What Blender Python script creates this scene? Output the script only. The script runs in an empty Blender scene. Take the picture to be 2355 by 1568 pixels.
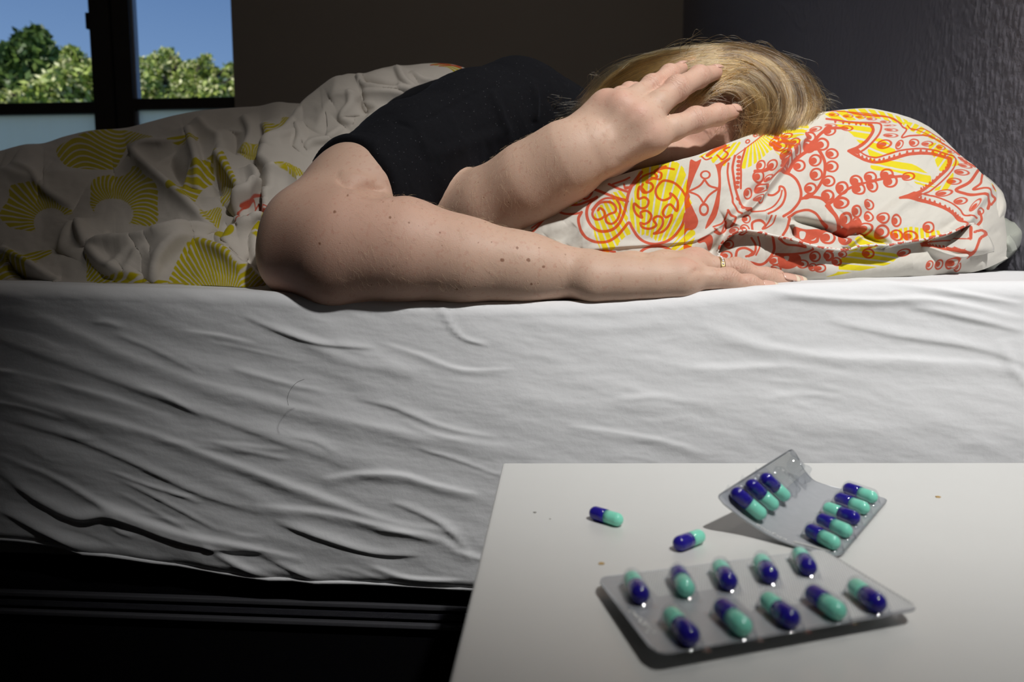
# Bedroom: a person lying on a bed with a hand over the face, capsules on a white bedside table.
import bpy, bmesh, math, random
import numpy as np
from mathutils import Vector, Matrix

random.seed(7)
rng = np.random.default_rng(7)
SC = bpy.context.scene
COL = SC.collection

# ------------------------------------------------------------------ camera
FPX, CX, CY = 1650.0, 1177.5, 784.0          # focal length and centre in pixels of a 2355x1568 frame
PITCH = math.atan((784.0 - 610.0) / FPX)
CAMZ = 0.60
cam_data = bpy.data.cameras.new('camera')
cam_data.sensor_width = 36.0
cam_data.lens = FPX / 2355.0 * 36.0
cam_data.clip_start = 0.01
cam_data.dof.use_dof = True
cam_data.dof.focus_distance = 0.62
cam_data.dof.aperture_fstop = 8.5
cam = bpy.data.objects.new('camera', cam_data)
cam.location = (0, 0, CAMZ)
cam.rotation_euler = (math.pi / 2 - PITCH, 0, 0)
COL.objects.link(cam)
SC.camera = cam

# ------------------------------------------------------------------ sky
world = bpy.data.worlds.new('sky')
SC.world = world
world.use_nodes = True
_nt = world.node_tree
_nt.nodes.clear()
_o = _nt.nodes.new('ShaderNodeOutputWorld')
_b = _nt.nodes.new('ShaderNodeBackground')
_tc = _nt.nodes.new('ShaderNodeTexCoord')
_sp = _nt.nodes.new('ShaderNodeSeparateXYZ')
_cr = _nt.nodes.new('ShaderNodeValToRGB')
_cr.color_ramp.elements[0].position = 0.0
_cr.color_ramp.elements[0].color = (0.30, 0.46, 0.74, 1)
_cr.color_ramp.elements[1].position = 0.45
_cr.color_ramp.elements[1].color = (0.050, 0.125, 0.33, 1)
_nt.links.new(_tc.outputs['Generated'], _sp.inputs[0])
_nt.links.new(_sp.outputs['Z'], _cr.inputs[0])
_nt.links.new(_cr.outputs[0], _b.inputs[0])
_nt.links.new(_b.outputs[0], _o.inputs[0])
_b.inputs[1].default_value = 1.1

# ------------------------------------------------------------------ sun on the garden and the studio lamp over the bedside
sun_d = bpy.data.lights.new('sun', 'SUN')
sun_d.energy = 4.2
sun_d.angle = 0.009
sun_d.color = (1.0, 0.95, 0.86)
sun = bpy.data.objects.new('sun', sun_d)
sun.rotation_euler = (math.radians(50), 0, math.radians(-25))   # shines from behind the house on to the trees
COL.objects.link(sun)

def spot(name, loc, target, energy, size_deg, blend, radius, color):
    d = bpy.data.lights.new(name, 'SPOT')
    d.energy = energy
    d.spot_size = math.radians(size_deg)
    d.spot_blend = blend
    d.shadow_soft_size = radius
    d.color = color
    o = bpy.data.objects.new(name, d)
    o.location = loc
    v = Vector(target) - Vector(loc)
    o.rotation_euler = v.to_track_quat('-Z', 'Y').to_euler()
    COL.objects.link(o)
    return o
spot('studio_lamp', (0.40, -0.14, 1.62), (0.268, 0.60, 0.69), 78.0, 55, 1.0, 0.03, (1.0, 0.985, 0.965))
def area(name, loc, target, size, energy, color):
    d = bpy.data.lights.new(name, 'AREA'); d.shape = 'RECTANGLE'; d.size, d.size_y = size; d.energy = energy; d.color = color
    o = bpy.data.objects.new(name, d); o.location = loc
    o.rotation_euler = (Vector(target) - Vector(loc)).to_track_quat('-Z', 'Y').to_euler(); COL.objects.link(o); return o
area('fill_light', (0.36, 0.7, 2.45), (-1.0, 3.1, 0.7), (0.6, 0.6), 6.0, (1.0, 0.93, 0.85))  # added unseen fill light, lifts the back wall and the dim room

SC.view_settings.view_transform = 'Standard'
SC.view_settings.look = 'None'
SC.view_settings.gamma = 1.0
SC.view_settings.use_curve_mapping = False
SC.view_settings.exposure = 0.0

# ------------------------------------------------------------------ maths helpers
_sp_, _cp_ = math.sin(PITCH), math.cos(PITCH)
def ray(px, py):
    xr = (np.asarray(px, float) - CX) / FPX
    yr = -(np.asarray(py, float) - CY) / FPX
    return np.stack([xr + 0 * yr, yr * _sp_ + _cp_ + 0 * xr, yr * _cp_ - _sp_ + 0 * xr], -1)
def W(px, py, Y):
    """survey point: the place seen in photograph pixel (px, py), Y metres into the room"""
    d = ray(px, py)
    t = np.asarray(Y, float) / d[..., 1]
    return d * t[..., None] + np.array([0, 0, CAMZ])
def WZ(px, py, z):
    """survey point on the horizontal plane at height z"""
    d = ray(px, py)
    t = (np.asarray(z, float) - CAMZ) / d[..., 2]
    return d * t[..., None] + np.array([0, 0, CAMZ])
def survey(P):
    """photograph pixel of a point (inverse of W), used to read traced outlines off the surface they lie on"""
    P = np.asarray(P, float) - np.array([0, 0, CAMZ])
    f = P[..., 1] * _cp_ - P[..., 2] * _sp_
    u = P[..., 1] * _sp_ + P[..., 2] * _cp_
    return CX + FPX * P[..., 0] / f, CY - FPX * u / f
def lerp(a, b, t): return a + (b - a) * t
def sstep(e0, e1, x):
    t = np.clip((x - e0) / (e1 - e0), 0, 1)
    return t * t * (3 - 2 * t)
def interp(pts, x):
    p = np.array(pts, float)
    out = [np.interp(x, p[:, 0], p[:, k]) for k in range(1, p.shape[1])]
    return out[0] if len(out) == 1 else out
def pchip(pts, x):
    """smooth (Catmull-Rom in y) interpolation of y over sorted x"""
    p = np.array(pts, float); xs, ys = p[:, 0], p[:, 1]
    m = np.gradient(ys, xs)
    i = np.clip(np.searchsorted(xs, x) - 1, 0, len(xs) - 2)
    h = xs[i + 1] - xs[i]; t = np.clip((x - xs[i]) / h, 0, 1)
    return ((2*t**3 - 3*t**2 + 1) * ys[i] + (t**3 - 2*t**2 + t) * h * m[i] +
            (-2*t**3 + 3*t**2) * ys[i + 1] + (t**3 - t**2) * h * m[i + 1])
def crom(pts, n=8, closed=False):
    p = np.array(pts, float)
    if len(p) < 3 and not closed: 
        t = np.linspace(0, 1, n + 1)[:, None]
        return p[0] + (p[-1] - p[0]) * t
    if closed: q = np.vstack([p[-1], p, p[0], p[1]])
    else: q = np.vstack([2 * p[0] - p[1], p, 2 * p[-1] - p[-2]])
    out = []
    t = np.linspace(0, 1, n, endpoint=False)[:, None]
    for i in range(1, len(q) - 2):
        a, b, c, d = q[i - 1], q[i], q[i + 1], q[i + 2]
        out.append(0.5 * ((2*b) + (c - a)*t + (2*a - 5*b + 4*c - d)*t**2 + (3*b - a - 3*c + d)*t**3))
    if not closed: out.append(q[-2][None])
    return np.vstack(out)
def polydist(P, poly):
    """distance from the 2D points P to a polyline, signed side and position along it (0..1)"""
    poly = np.asarray(poly, float)
    best = np.full(len(P), 1e9); side = np.zeros(len(P)); tt = np.zeros(len(P))
    seg = np.linalg.norm(np.diff(poly, axis=0), axis=1); cum = np.concatenate([[0], np.cumsum(seg)])
    for i in range(len(poly) - 1):
        a, d = poly[i], poly[i + 1] - poly[i]
        L = max(d @ d, 1e-12)
        v = P - a
        t = np.clip((v @ d) / L, 0, 1)
        e = v - t[:, None] * d
        dist = np.sqrt((e * e).sum(1))
        m = dist < best
        best[m] = dist[m]
        side[m] = np.sign(d[0] * v[m, 1] - d[1] * v[m, 0])
        tt[m] = (cum[i] + t[m] * seg[i]) / cum[-1]
    return best, side, tt
def near_mask(P, pts, pad):
    lo, hi = pts.min(0) - pad, pts.max(0) + pad
    return np.nonzero((P[:, 0] > lo[0]) & (P[:, 0] < hi[0]) & (P[:, 1] > lo[1]) & (P[:, 1] < hi[1]))[0]
def ridges(P, H, items, crisp=False):
    """add soft or one-sided folds: (points, height, width, sharp side -1/0/+1, width of the sharp side)"""
    for it in items:
        pts, h, w = it[0], it[1], it[2]
        sd, ws = (it[3], it[4]) if len(it) > 3 else (0, w)
        c = crom(pts, 6)
        idx = near_mask(P, c, 3 * max(w, ws))
        if len(idx) == 0: continue
        d, s, t = polydist(P[idx], c)
        ww = np.where(s * sd > 0, ws, w) if sd else w
        taper = np.sin(np.clip(t, 0.0, 1.0) * math.pi) ** 0.5
        H[idx] += h * taper * (np.exp(-np.sqrt((d / ww) ** 2 + .02) * 1.25) if crisp else np.exp(-(d / ww) ** 2))
    return H
_perm = rng.permutation(512)
_grad = rng.normal(size=(512, 2)); _grad /= np.linalg.norm(_grad, axis=1)[:, None]
def noise2(x, y):
    xi, yi = np.floor(x).astype(int), np.floor(y).astype(int)
    xf, yf = x - xi, y - yi
    def g(ix, iy):
        v = _grad[_perm[(_perm[ix & 511] + iy) & 511]]
        return v[..., 0] * (x - ix) + v[..., 1] * (y - iy)
    u, w = xf**3 * (xf * (xf * 6 - 15) + 10), yf**3 * (yf * (yf * 6 - 15) + 10)
    return lerp(lerp(g(xi, yi), g(xi + 1, yi), u), lerp(g(xi, yi + 1), g(xi + 1, yi + 1), u), w)
def fbm(x, y, o=3):
    r, a = 0, 1.0
    for k in range(o):
        r = r + a * noise2(x * 2**k + 17.3 * k, y * 2**k - 9.1 * k); a *= 0.5
    return r

# ------------------------------------------------------------------ mesh helpers
def mesh_from(name, V, F, smooth=True):
    me = bpy.data.meshes.new(name)
    me.from_pydata(np.asarray(V, float).tolist(), [], F if isinstance(F, list) else np.asarray(F).tolist())
    if smooth: me.polygons.foreach_set('use_smooth', np.ones(len(me.polygons), bool))
    me.update()
    return me
def fast_mesh(name, V, Q, smooth=True):
    """mesh out of numpy arrays, all faces quads (or all triangles)"""
    V = np.asarray(V, np.float32); Q = np.asarray(Q, np.int32); k = Q.shape[1]
    me = bpy.data.meshes.new(name)
    me.vertices.add(len(V)); me.vertices.foreach_set('co', V.ravel())
    me.loops.add(Q.size); me.loops.foreach_set('vertex_index', Q.ravel())
    me.polygons.add(len(Q)); me.polygons.foreach_set('loop_start', np.arange(0, Q.size, k, dtype=np.int32))
    if smooth: me.polygons.foreach_set('use_smooth', np.ones(len(Q), bool))
    me.update(calc_edges=True); me.validate()
    return me
def add_obj(name, me, m=None, parent=None):
    o = bpy.data.objects.new(name, me)
    COL.objects.link(o)
    if m is not None: me.materials.append(m)
    if parent is not None: o.parent = parent
    return o
def empty(name, loc=(0, 0, 0)):
    o = bpy.data.objects.new(name, None)
    o.empty_display_size = 0.02
    o.location = loc
    COL.objects.link(o)
    return o
def tag(o, label=None, cat=None, group=None, kind=None):
    if label: o['label'] = label
    if cat: o['category'] = cat
    if group: o['group'] = group
    if kind: o['kind'] = kind
    return o
def fattr(me, name, arr):
    a = me.attributes.new(name, 'FLOAT', 'POINT')
    a.data.foreach_set('value', np.asarray(arr, np.float32))
def grid_quads(nu, nv):
    i, j = np.meshgrid(np.arange(nu - 1), np.arange(nv - 1), indexing='ij')
    a = i * nv + j
    return np.stack([a, a + nv, a + nv + 1, a + 1], -1).reshape(-1, 4)
def grid_normals(P, nu, nv):
    G = P.reshape(nu, nv, 3)
    n = np.cross(np.gradient(G, axis=0), np.gradient(G, axis=1)).reshape(-1, 3)
    return n / np.maximum(np.linalg.norm(n, axis=1), 1e-12)[:, None]
def bm_box(bm, lo, hi, mat4=None):
    r = bmesh.ops.create_cube(bm, size=1.0)
    lo, hi = Vector(lo), Vector(hi)
    for v in r['verts']:
        v.co = Vector([(lo[k] + hi[k]) / 2 + v.co[k] * (hi[k] - lo[k]) for k in range(3)])
        if mat4: v.co = mat4 @ v.co
    return r['verts']
def box_obj(name, lo, hi, m, parent=None, mat4=None, bevel=0.0, segs=2):
    bm = bmesh.new()
    bm_box(bm, lo, hi)
    if bevel: bmesh.ops.bevel(bm, geom=bm.edges[:], offset=bevel, segments=segs, affect='EDGES', profile=0.6)
    if mat4: bmesh.ops.transform(bm, matrix=mat4, verts=bm.verts)
    bmesh.ops.recalc_face_normals(bm, faces=bm.faces)
    me = bpy.data.meshes.new(name); bm.to_mesh(me); bm.free()
    return add_obj(name, me, m, parent)
def tube(points, radius, sides=8):
    """vertices and quads of a tube along points; radius may be a list"""
    p = np.asarray(points, float); n = len(p)
    r = np.broadcast_to(np.asarray(radius, float), (n,))
    t = np.gradient(p, axis=0); t /= np.linalg.norm(t, axis=1)[:, None]
    up = np.array([0, 0, 1.0]) if abs(t[0, 2]) < 0.9 else np.array([1.0, 0, 0])
    V = []
    for i in range(n):
        a = np.cross(t[i], up); a /= np.linalg.norm(a); b = np.cross(t[i], a); up = np.cross(a, t[i])
        ang = np.linspace(0, 2 * math.pi, sides, endpoint=False)
        V.append(p[i] + r[i] * (np.cos(ang)[:, None] * a + np.sin(ang)[:, None] * b))
    V = np.vstack(V)
    Q = [[i * sides + j, i * sides + (j + 1) % sides, (i + 1) * sides + (j + 1) % sides, (i + 1) * sides + j]
         for i in range(n - 1) for j in range(sides)]
    return V, Q

# ------------------------------------------------------------------ materials
def new_mat(name):
    m = bpy.data.materials.new(name); m.use_nodes = True
    nt = m.node_tree; nt.nodes.clear()
    out = nt.nodes.new('ShaderNodeOutputMaterial')
    b = nt.nodes.new('ShaderNodeBsdfPrincipled')
    nt.links.new(b.outputs[0], out.inputs[0])
    return m, nt, b
def nd(nt, kind, **kw):
    n = nt.nodes.new(kind)
    for k, v in kw.items():
        if k in n.inputs: n.inputs[k].default_value = v
        else: setattr(n, k, v)
    return n
def tex_noise(nt, scale, detail=3, rough=0.55, coord='Object', stretch=None):
    tc = nd(nt, 'ShaderNodeTexCoord')
    n = nd(nt, 'ShaderNodeTexNoise'); n.inputs['Scale'].default_value = scale
    n.inputs['Detail'].default_value = detail; n.inputs['Roughness'].default_value = rough
    src = tc.outputs[coord]
    if stretch:
        mp = nd(nt, 'ShaderNodeMapping'); mp.inputs['Scale'].default_value = stretch
        nt.links.new(src, mp.inputs[0]); src = mp.outputs[0]
    nt.links.new(src, n.inputs['Vector'])
    return n.outputs['Fac']
def mix(nt, fac, a, b, mode='MIX'):
    n = nd(nt, 'ShaderNodeMix', data_type='RGBA', blend_type=mode)
    for sock, v in ((n.inputs[0], fac), (n.inputs[6], a), (n.inputs[7], b)):
        if isinstance(v, (int, float)): sock.default_value = v
        elif isinstance(v, tuple): sock.default_value = v if len(v) == 4 else v + (1,)
        else: nt.links.new(v, sock)
    return n.outputs[2]
def maprange(nt, v, a, b, c=0.0, d=1.0):
    n = nd(nt, 'ShaderNodeMapRange', interpolation_type='SMOOTHSTEP')
    nt.links.new(v, n.inputs[0])
    for k, x in zip((1, 2, 3, 4), (a, b, c, d)): n.inputs[k].default_value = x
    return n.outputs[0]
def attr(nt, name):
    n = nd(nt, 'ShaderNodeAttribute', attribute_name=name)
    return n.outputs['Fac']
def bump(nt, b, h, strength, dist):
    n = nd(nt, 'ShaderNodeBump'); n.inputs['Strength'].default_value = strength; n.inputs['Distance'].default_value = dist
    nt.links.new(h, n.inputs['Height'])
    prev = b.inputs['Normal'].links
    if prev: nt.links.new(prev[0].from_socket, n.inputs['Normal'])
    nt.links.new(n.outputs[0], b.inputs['Normal'])
def simple(name, c, rough=0.6, var=0.06, scale=40, spec=0.5, metal=0.0, bmp=None):
    m, nt, b = new_mat(name)
    c = tuple(c)
    f = tex_noise(nt, scale)
    dark = tuple(x * (1 - var) for x in c); lite = tuple(min(1, x * (1 + var)) for x in c)
    nt.links.new(mix(nt, f, dark, lite), b.inputs['Base Color'])
    b.inputs['Roughness'].default_value = rough
    b.inputs['Specular IOR Level'].default_value = spec
    b.inputs['Metallic'].default_value = metal
    if bmp: bump(nt, b, tex_noise(nt, bmp[0], 4), bmp[1], bmp[2])
    return m
def cloth(name, c, print_layers=(), weave=2600, sheen=0.15, soft=0.9):
    """woven cotton with crisp flat prints held as signed distances on the cloth"""
    m, nt, b = new_mat(name)
    f = tex_noise(nt, 9, 4)
    col = mix(nt, f, tuple(x * 0.96 for x in c), tuple(min(1, x * 1.03) for x in c))
    for att, pc in print_layers:
        fac = maprange(nt, attr(nt, att), 0.8, -0.8)
        pcv = mix(nt, tex_noise(nt, 120, 3), tuple(x * 0.92 for x in pc), pc)
        col = mix(nt, fac, col, pcv, 'MULTIPLY' if att == 'red' else 'MIX')
    nt.links.new(col, b.inputs['Base Color'])
    b.inputs['Roughness'].default_value = soft
    b.inputs['Specular IOR Level'].default_value = 0.2
    b.inputs['Sheen Weight'].default_value = sheen
    b.inputs['Sheen Roughness'].default_value = 0.5
    bump(nt, b, tex_noise(nt, weave, 1), 0.12, 0.0004)
    bump(nt, b, tex_noise(nt, 160, 3), 0.18, 0.0015)
    return m
# ================================================================== ROOM
TH = math.radians(4.1)                       # the bed and the walls are turned a little to the camera
E1 = np.array([math.cos(TH), -math.sin(TH), 0.0]); E2 = np.array([math.sin(TH), math.cos(TH), 0.0])
BO = np.array([0.0, 0.565, 0.0])             # a point on the front side of the bed, on the floor line
def B(s, w, z):
    """bed coordinates: s along the bed (right), w into the room, z up"""
    s, w, z = np.broadcast_arrays(np.asarray(s, float), np.asarray(w, float), np.asarray(z, float))
    return BO + s[..., None] * E1 + w[..., None] * E2 + z[..., None] * np.array([0, 0, 1.0])
BM = Matrix(((E1[0], E2[0], 0, BO[0]), (E1[1], E2[1], 0, BO[1]), (0, 0, 1, 0), (0, 0, 0, 1)))
def struct(name, lo, hi, m, bevel=0.0):
    o = box_obj(name, lo, hi, m, None, BM, bevel)
    o['kind'] = 'structure'
    return o
SR, SL, WB, WF, CH = 0.53, -3.6, 2.60, -2.3, 2.55     # right wall, left wall, back wall, front wall, ceiling

# wallpaper: raised wood-chip relief
m_paper, nt, b = new_mat('woodchip_wallpaper')
f = tex_noise(nt, 3, 3)
nt.links.new(mix(nt, f, (0.34, 0.325, 0.385), (0.39, 0.375, 0.435)), b.inputs['Base Color'])
b.inputs['Roughness'].default_value = 0.75
v = nd(nt, 'ShaderNodeTexVoronoi', feature='SMOOTH_F1'); v.inputs['Scale'].default_value = 95; v.inputs['Randomness'].default_value = 1
tc = nd(nt, 'ShaderNodeTexCoord'); mp = nd(nt, 'ShaderNodeMapping'); mp.inputs['Scale'].default_value = (1, 1.2, 0.75)
nt.links.new(tc.outputs['Object'], mp.inputs[0]); nt.links.new(mp.outputs[0], v.inputs['Vector'])
bump(nt, b, maprange(nt, v.outputs['Distance'], 0.5, 0.1), 0.7, 0.0010)
bump(nt, b, tex_noise(nt, 60, 4), 0.5, 0.004)
m_taupe = simple('taupe_wall_paint', (0.31, 0.265, 0.225), 0.85, 0.04, 6, 0.2, bmp=(300, 0.15, 0.001))
m_floor = simple('dark_carpet', (0.012, 0.012, 0.013), 0.95, 0.3, 200, 0.1, bmp=(900, 0.8, 0.003))
m_ceil = simple('ceiling_paint', (0.45, 0.44, 0.42), 0.9, 0.03, 5, 0.2)
m_frame = simple('dark_window_frame', (0.040, 0.034, 0.029), 0.45, 0.12, 20, 0.4)
m_frame2 = simple('window_seal', (0.006, 0.006, 0.006), 0.6)

struct('floor', (SL - .1, WF - .1, -0.1), (SR + .1, WB + .1, 0.0), m_floor)
struct('ceiling', (SL - .1, WF - .1, CH), (SR + .1, WB + .15, CH + .12), m_ceil)
struct('wall_right', (SR, WF - .1, 0), (SR + .12, WB + .15, CH), m_paper)
struct('wall_left', (SL - .12, WF - .1, 0), (SL, WB + .15, CH), m_taupe)
struct('wall_front', (SL, WF - .12, 0), (SR, WF, CH), m_taupe)

def bs(px, py, w):
    """bed coordinates (s, z) seen at a pixel on the plane w = const"""
    d = ray(px, py); o = np.array([0, 0, CAMZ])
    t = ((BO - o) @ E2 + w) / (d @ E2)
    p = o + d * t
    return float((p - BO) @ E1), float(p[2])
# back wall with the window opening
WS1 = bs(536, 150, WB)[0]                     # right edge of the window opening
WS0 = WS1 - 1.9
WZ0, WZ1 = 0.62, 2.30
bm = bmesh.new()
for lo, hi in (((SL, WB, 0), (WS0, WB + .14, CH)), ((WS1, WB, 0), (SR, WB + .14, CH)),
               ((WS0, WB, 0), (WS1, WB + .14, WZ0)), ((WS0, WB, WZ1), (WS1, WB + .14, CH))):
    bm_box(bm, lo, hi)
bmesh.ops.transform(bm, matrix=BM, verts=bm.verts)
me = bpy.data.meshes.new('wall_back'); bm.to_mesh(me); bm.free()
tag(add_obj('wall_back', me, m_taupe), kind='structure')
struct('trim_1', (WS0 - .04, WB - .10, WZ0 - .035), (WS1 + .03, WB + .02, WZ0), m_frame, 0.004)   # window sill

# window: two casements meeting on a wide mullion, a transom bar, clear panes above and frosted panes below
win = tag(empty('window_1', B(WS1 - .7, WB + .07, WZ0)), kind='structure')
def wpart(name, lo, hi, m, bev=0.003, parent=win):
    o = box_obj(name, lo, hi, m, None, BM, bev)
    o.parent = parent
    o.matrix_parent_inverse = Matrix.Translation(parent.location).inverted()
    return o
fy0, fy1 = WB + .035, WB + .095
ml, mr = bs(208, 120, fy0)[0], bs(299, 120, fy0)[0]        # mullion
mc0, mc1 = bs(252, 120, fy0)[0], bs(259, 120, fy0)[0]      # dark gap in the mullion
zt1, zt0 = bs(100, 235, fy0)[1], bs(100, 262, fy0)[1]      # transom at the left
wpart('mullion', (ml, fy0, WZ0), (mc0, fy1, WZ1), m_frame)
wpart('mullion', (mc1, fy0 + .006, WZ0), (mr, fy1, WZ1), m_frame)
wpart('mullion_gap', (mc0 - .002, fy0 + .014, WZ0), (mc1 + .002, fy1 - .01, WZ1), m_frame2, 0)
wpart('side_frame', (WS0, fy0, WZ0), (WS0 + .06, fy1, WZ1), m_frame)
wpart('side_frame', (WS1 - .006, fy0, WZ0), (WS1, fy1, WZ1), m_frame, 0.001)
wpart('head_frame', (WS0, fy0, WZ1 - .06), (WS1, fy1, WZ1), m_frame)
wpart('bottom_frame', (WS0, fy0, WZ0), (WS1, fy1, WZ0 + .05), m_frame)
wpart('transom', (WS0 + .06, fy0 + .004, zt0), (ml, fy1 - .004, zt1), m_frame)
zr1, zr0 = bs(420, 224, fy0)[1], bs(420, 250, fy0)[1]
wpart('transom', (mr, fy0 + .004, zr0), (WS1 - .006, fy1 - .004, zr1), m_frame)
wpart('hinge', (ml - .012, fy0 - .006, bs(205, 40, fy0)[1] - .05), (ml + .004, fy0 + .012, bs(205, 40, fy0)[1] + .02), m_frame2, 0.003)
# narrow bright edge of the right casement beside the mullion
m_alu = simple('window_metal_edge', (0.30, 0.34, 0.42), 0.35, 0.05, 30, 0.5)
wpart('glazing_bead', (mr - .001, fy0 + .02, WZ0 + .05), (mr + .012, fy1 - .01, WZ1 - .06), m_alu, 0.001)
m_glass, nt, b = new_mat('window_glass')
for l in list(nt.links): nt.links.remove(l)
out = [n for n in nt.nodes if n.type == 'OUTPUT_MATERIAL'][0]
tr = nd(nt, 'ShaderNodeBsdfTransparent'); tr.inputs[0].default_value = (0.95, 0.97, 0.96, 1)
gl = nd(nt, 'ShaderNodeBsdfGlossy'); gl.inputs['Roughness'].default_value = 0.02
ms = nd(nt, 'ShaderNodeMixShader'); ms.inputs[0].default_value = 0.03
nt.links.new(tr.outputs[0], ms.inputs[1]); nt.links.new(gl.outputs[0], ms.inputs[2]); nt.links.new(ms.outputs[0], out.inputs[0])
m_frost, nt, b = new_mat('frosted_glass')
for l in list(nt.links): nt.links.remove(l)
out = [n for n in nt.nodes if n.type == 'OUTPUT_MATERIAL'][0]
tl = nd(nt, 'ShaderNodeBsdfTranslucent'); df = nd(nt, 'ShaderNodeBsdfDiffuse')
nt.links.new(mix(nt, tex_noise(nt, 6, 3, stretch=(6, 6, 0.4)), (0.97, 0.90, 0.76), (1.0, 0.95, 0.82)), tl.inputs[0])
df.inputs[0].default_value = (0.55, 0.6, 0.58, 1)
ms = nd(nt, 'ShaderNodeMixShader'); ms.inputs[0].default_value = 0.08
nt.links.new(tl.outputs[0], ms.inputs[1]); nt.links.new(df.outputs[0], ms.inputs[2]); nt.links.new(ms.outputs[0], out.inputs[0])
gy = WB + .06
for a, c, zm in ((WS0 + .06, ml, zt1), (mr + .012, WS1 - .006, zr1)):
    wpart('clear_pane', (a, gy, zm), (c, gy + .006, WZ1 - .06), m_glass, 0)
for a, c, zm in ((WS0 + .06, ml, zt0), (mr + .012, WS1 - .006, zr0)):
    wpart('frosted_pane', (a, gy, WZ0 + .05), (c, gy + .006, zm), m_frost, 0)
# ================================================================== GARDEN BEYOND THE WINDOW
def leaf_mat(name, c1, c2):
    m, nt, b = new_mat(name)
    a = nd(nt, 'ShaderNodeAttribute', attribute_name='tone')
    nt.links.new(mix(nt, a.outputs['Fac'], c1, c2), b.inputs['Base Color'])
    b.inputs['Roughness'].default_value = 0.5
    return m
m_dark_leaf = leaf_mat('dark_green_leaves', (0.03, 0.065, 0.012), (0.13, 0.20, 0.03))
m_lime_leaf = leaf_mat('lime_green_leaves', (0.14, 0.22, 0.03), (0.50, 0.56, 0.12))
m_blossom = leaf_mat('cream_blossom', (0.55, 0.52, 0.22), (0.95, 0.90, 0.52))
m_bark = simple('bark', (0.06, 0.045, 0.03), 0.9)
m_lawn = simple('lawn', (0.06, 0.10, 0.02), 0.95, 0.3, 3)
g = box_obj('ground_outside', (-16, 3.6, -3.2), (8, 30, -3.0), m_lawn); g['kind'] = 'structure'

def leaves(n, blobs, size, seed, shell=0.45):
    r = np.random.default_rng(seed)
    wts = np.array([b_[3] ** 2 for b_ in blobs]); wts = wts / wts.sum()
    k = r.choice(len(blobs), n, p=wts)
    C = np.array([b_[:3] for b_ in blobs])[k]; R = np.array([b_[3] for b_ in blobs])[k]
    d = r.normal(size=(n, 3)); d /= np.linalg.norm(d, axis=1)[:, None]
    rad = R * (shell + (1 - shell) * r.random(n) ** 0.7) * (1 + 0.25 * r.normal(size=n) * (r.random(n) < .25))
    P = C + d * rad[:, None] * np.array([1, .8, .95])
    a = r.normal(size=(n, 3)); a += d * 0.5; a /= np.linalg.norm(a, axis=1)[:, None]
    b_ = np.cross(a, r.normal(size=(n, 3))); b_ /= np.linalg.norm(b_, axis=1)[:, None]
    s = size * (0.6 + 0.8 * r.random(n))[:, None]
    V = np.stack([P - a * s, P + b_ * s * .45, P + a * s, P - b_ * s * .45], 1).reshape(-1, 3)
    Q = np.arange(4 * n).reshape(n, 4)
    tone = np.repeat(np.clip(r.random(n) * .8 + .25 * (rad / R - .6), 0, 1), 4)
    return V, Q, tone
def tree(name, label, base, crown_blobs, n, size, m, seed, blossom=0):
    root = tag(empty(name, base), label, 'tree', 'trees beyond the window')
    def rel(o):
        o.parent = root; o.matrix_parent_inverse = Matrix.Translation(root.location).inverted(); return o
    c = np.array([b_[:3] for b_ in crown_blobs]).mean(0)
    V, Q = tube([base, base + (c - base) * .5 + np.array([.06, 0, 0]), c], [.16, .12, .05], 8)
    for b_ in crown_blobs:
        V2, Q2 = tube([base + (c - base) * .7, (np.array(b_[:3]) + c) / 2 + np.array([0, 0, -.05]), np.array(b_[:3]) + np.array([0, 0, b_[3] * .8])], [.06, .035, .012], 5)
        Q += [[x + len(V) for x in q] for q in Q2]; V = np.vstack([V, V2])
    rel(add_obj('trunk', mesh_from('trunk', V, Q), m_bark))
    V, Q, t = leaves(n, crown_blobs, size, seed)
    me = fast_mesh('crown', V, Q, False); fattr(me, 'tone', t)
    rel(tag(add_obj('crown', me, m), kind='stuff'))
    if blossom:
        V, Q, t = leaves(blossom, crown_blobs, size * .8, seed + 50, .8)
        me = fast_mesh('blossom', V, Q, False); fattr(me, 'tone', t)
        rel(tag(add_obj('blossom', me, m_blossom), kind='stuff'))
def blobs(l, Y, jit=0.5, seed=1):
    r = np.random.default_rng(seed)
    return [tuple(W(x, y, Y + jit * (r.random() - .5))) + (rr * Y / FPX,) for x, y, rr in l]
tree('leafy_tree', 'tall dark green tree rising behind the bushes at the left window pane', W(70, 420, 13.0) * np.array([1, 1, 0]) + np.array([0, 0, -3]),
     blobs([(85, 85, 26), (60, 105, 30), (100, 118, 30), (70, 145, 44), (30, 125, 30), (115, 160, 34), (10, 165, 40), (60, 195, 55), (-30, 150, 50), (-60, 200, 60), (30, 240, 60), (120, 215, 45)], 13.0), 9000, .085, m_dark_leaf, 3)
tree('blossoming_bush', 'pale green flowering bush seen through the left window pane beside the mullion', W(165, 420, 9.0) * np.array([1, 1, 0]) + np.array([0, 0, -3]),
     blobs([(165, 130, 22), (175, 160, 34), (200, 170, 30), (150, 185, 36), (185, 205, 45), (120, 205, 34), (225, 190, 40), (90, 225, 36), (150, 240, 50), (215, 240, 50), (50, 238, 30), (10, 240, 30), (250, 180, 36)], 9.0, .8, 2), 10000, .047, m_lime_leaf, 11, 2600)
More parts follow.
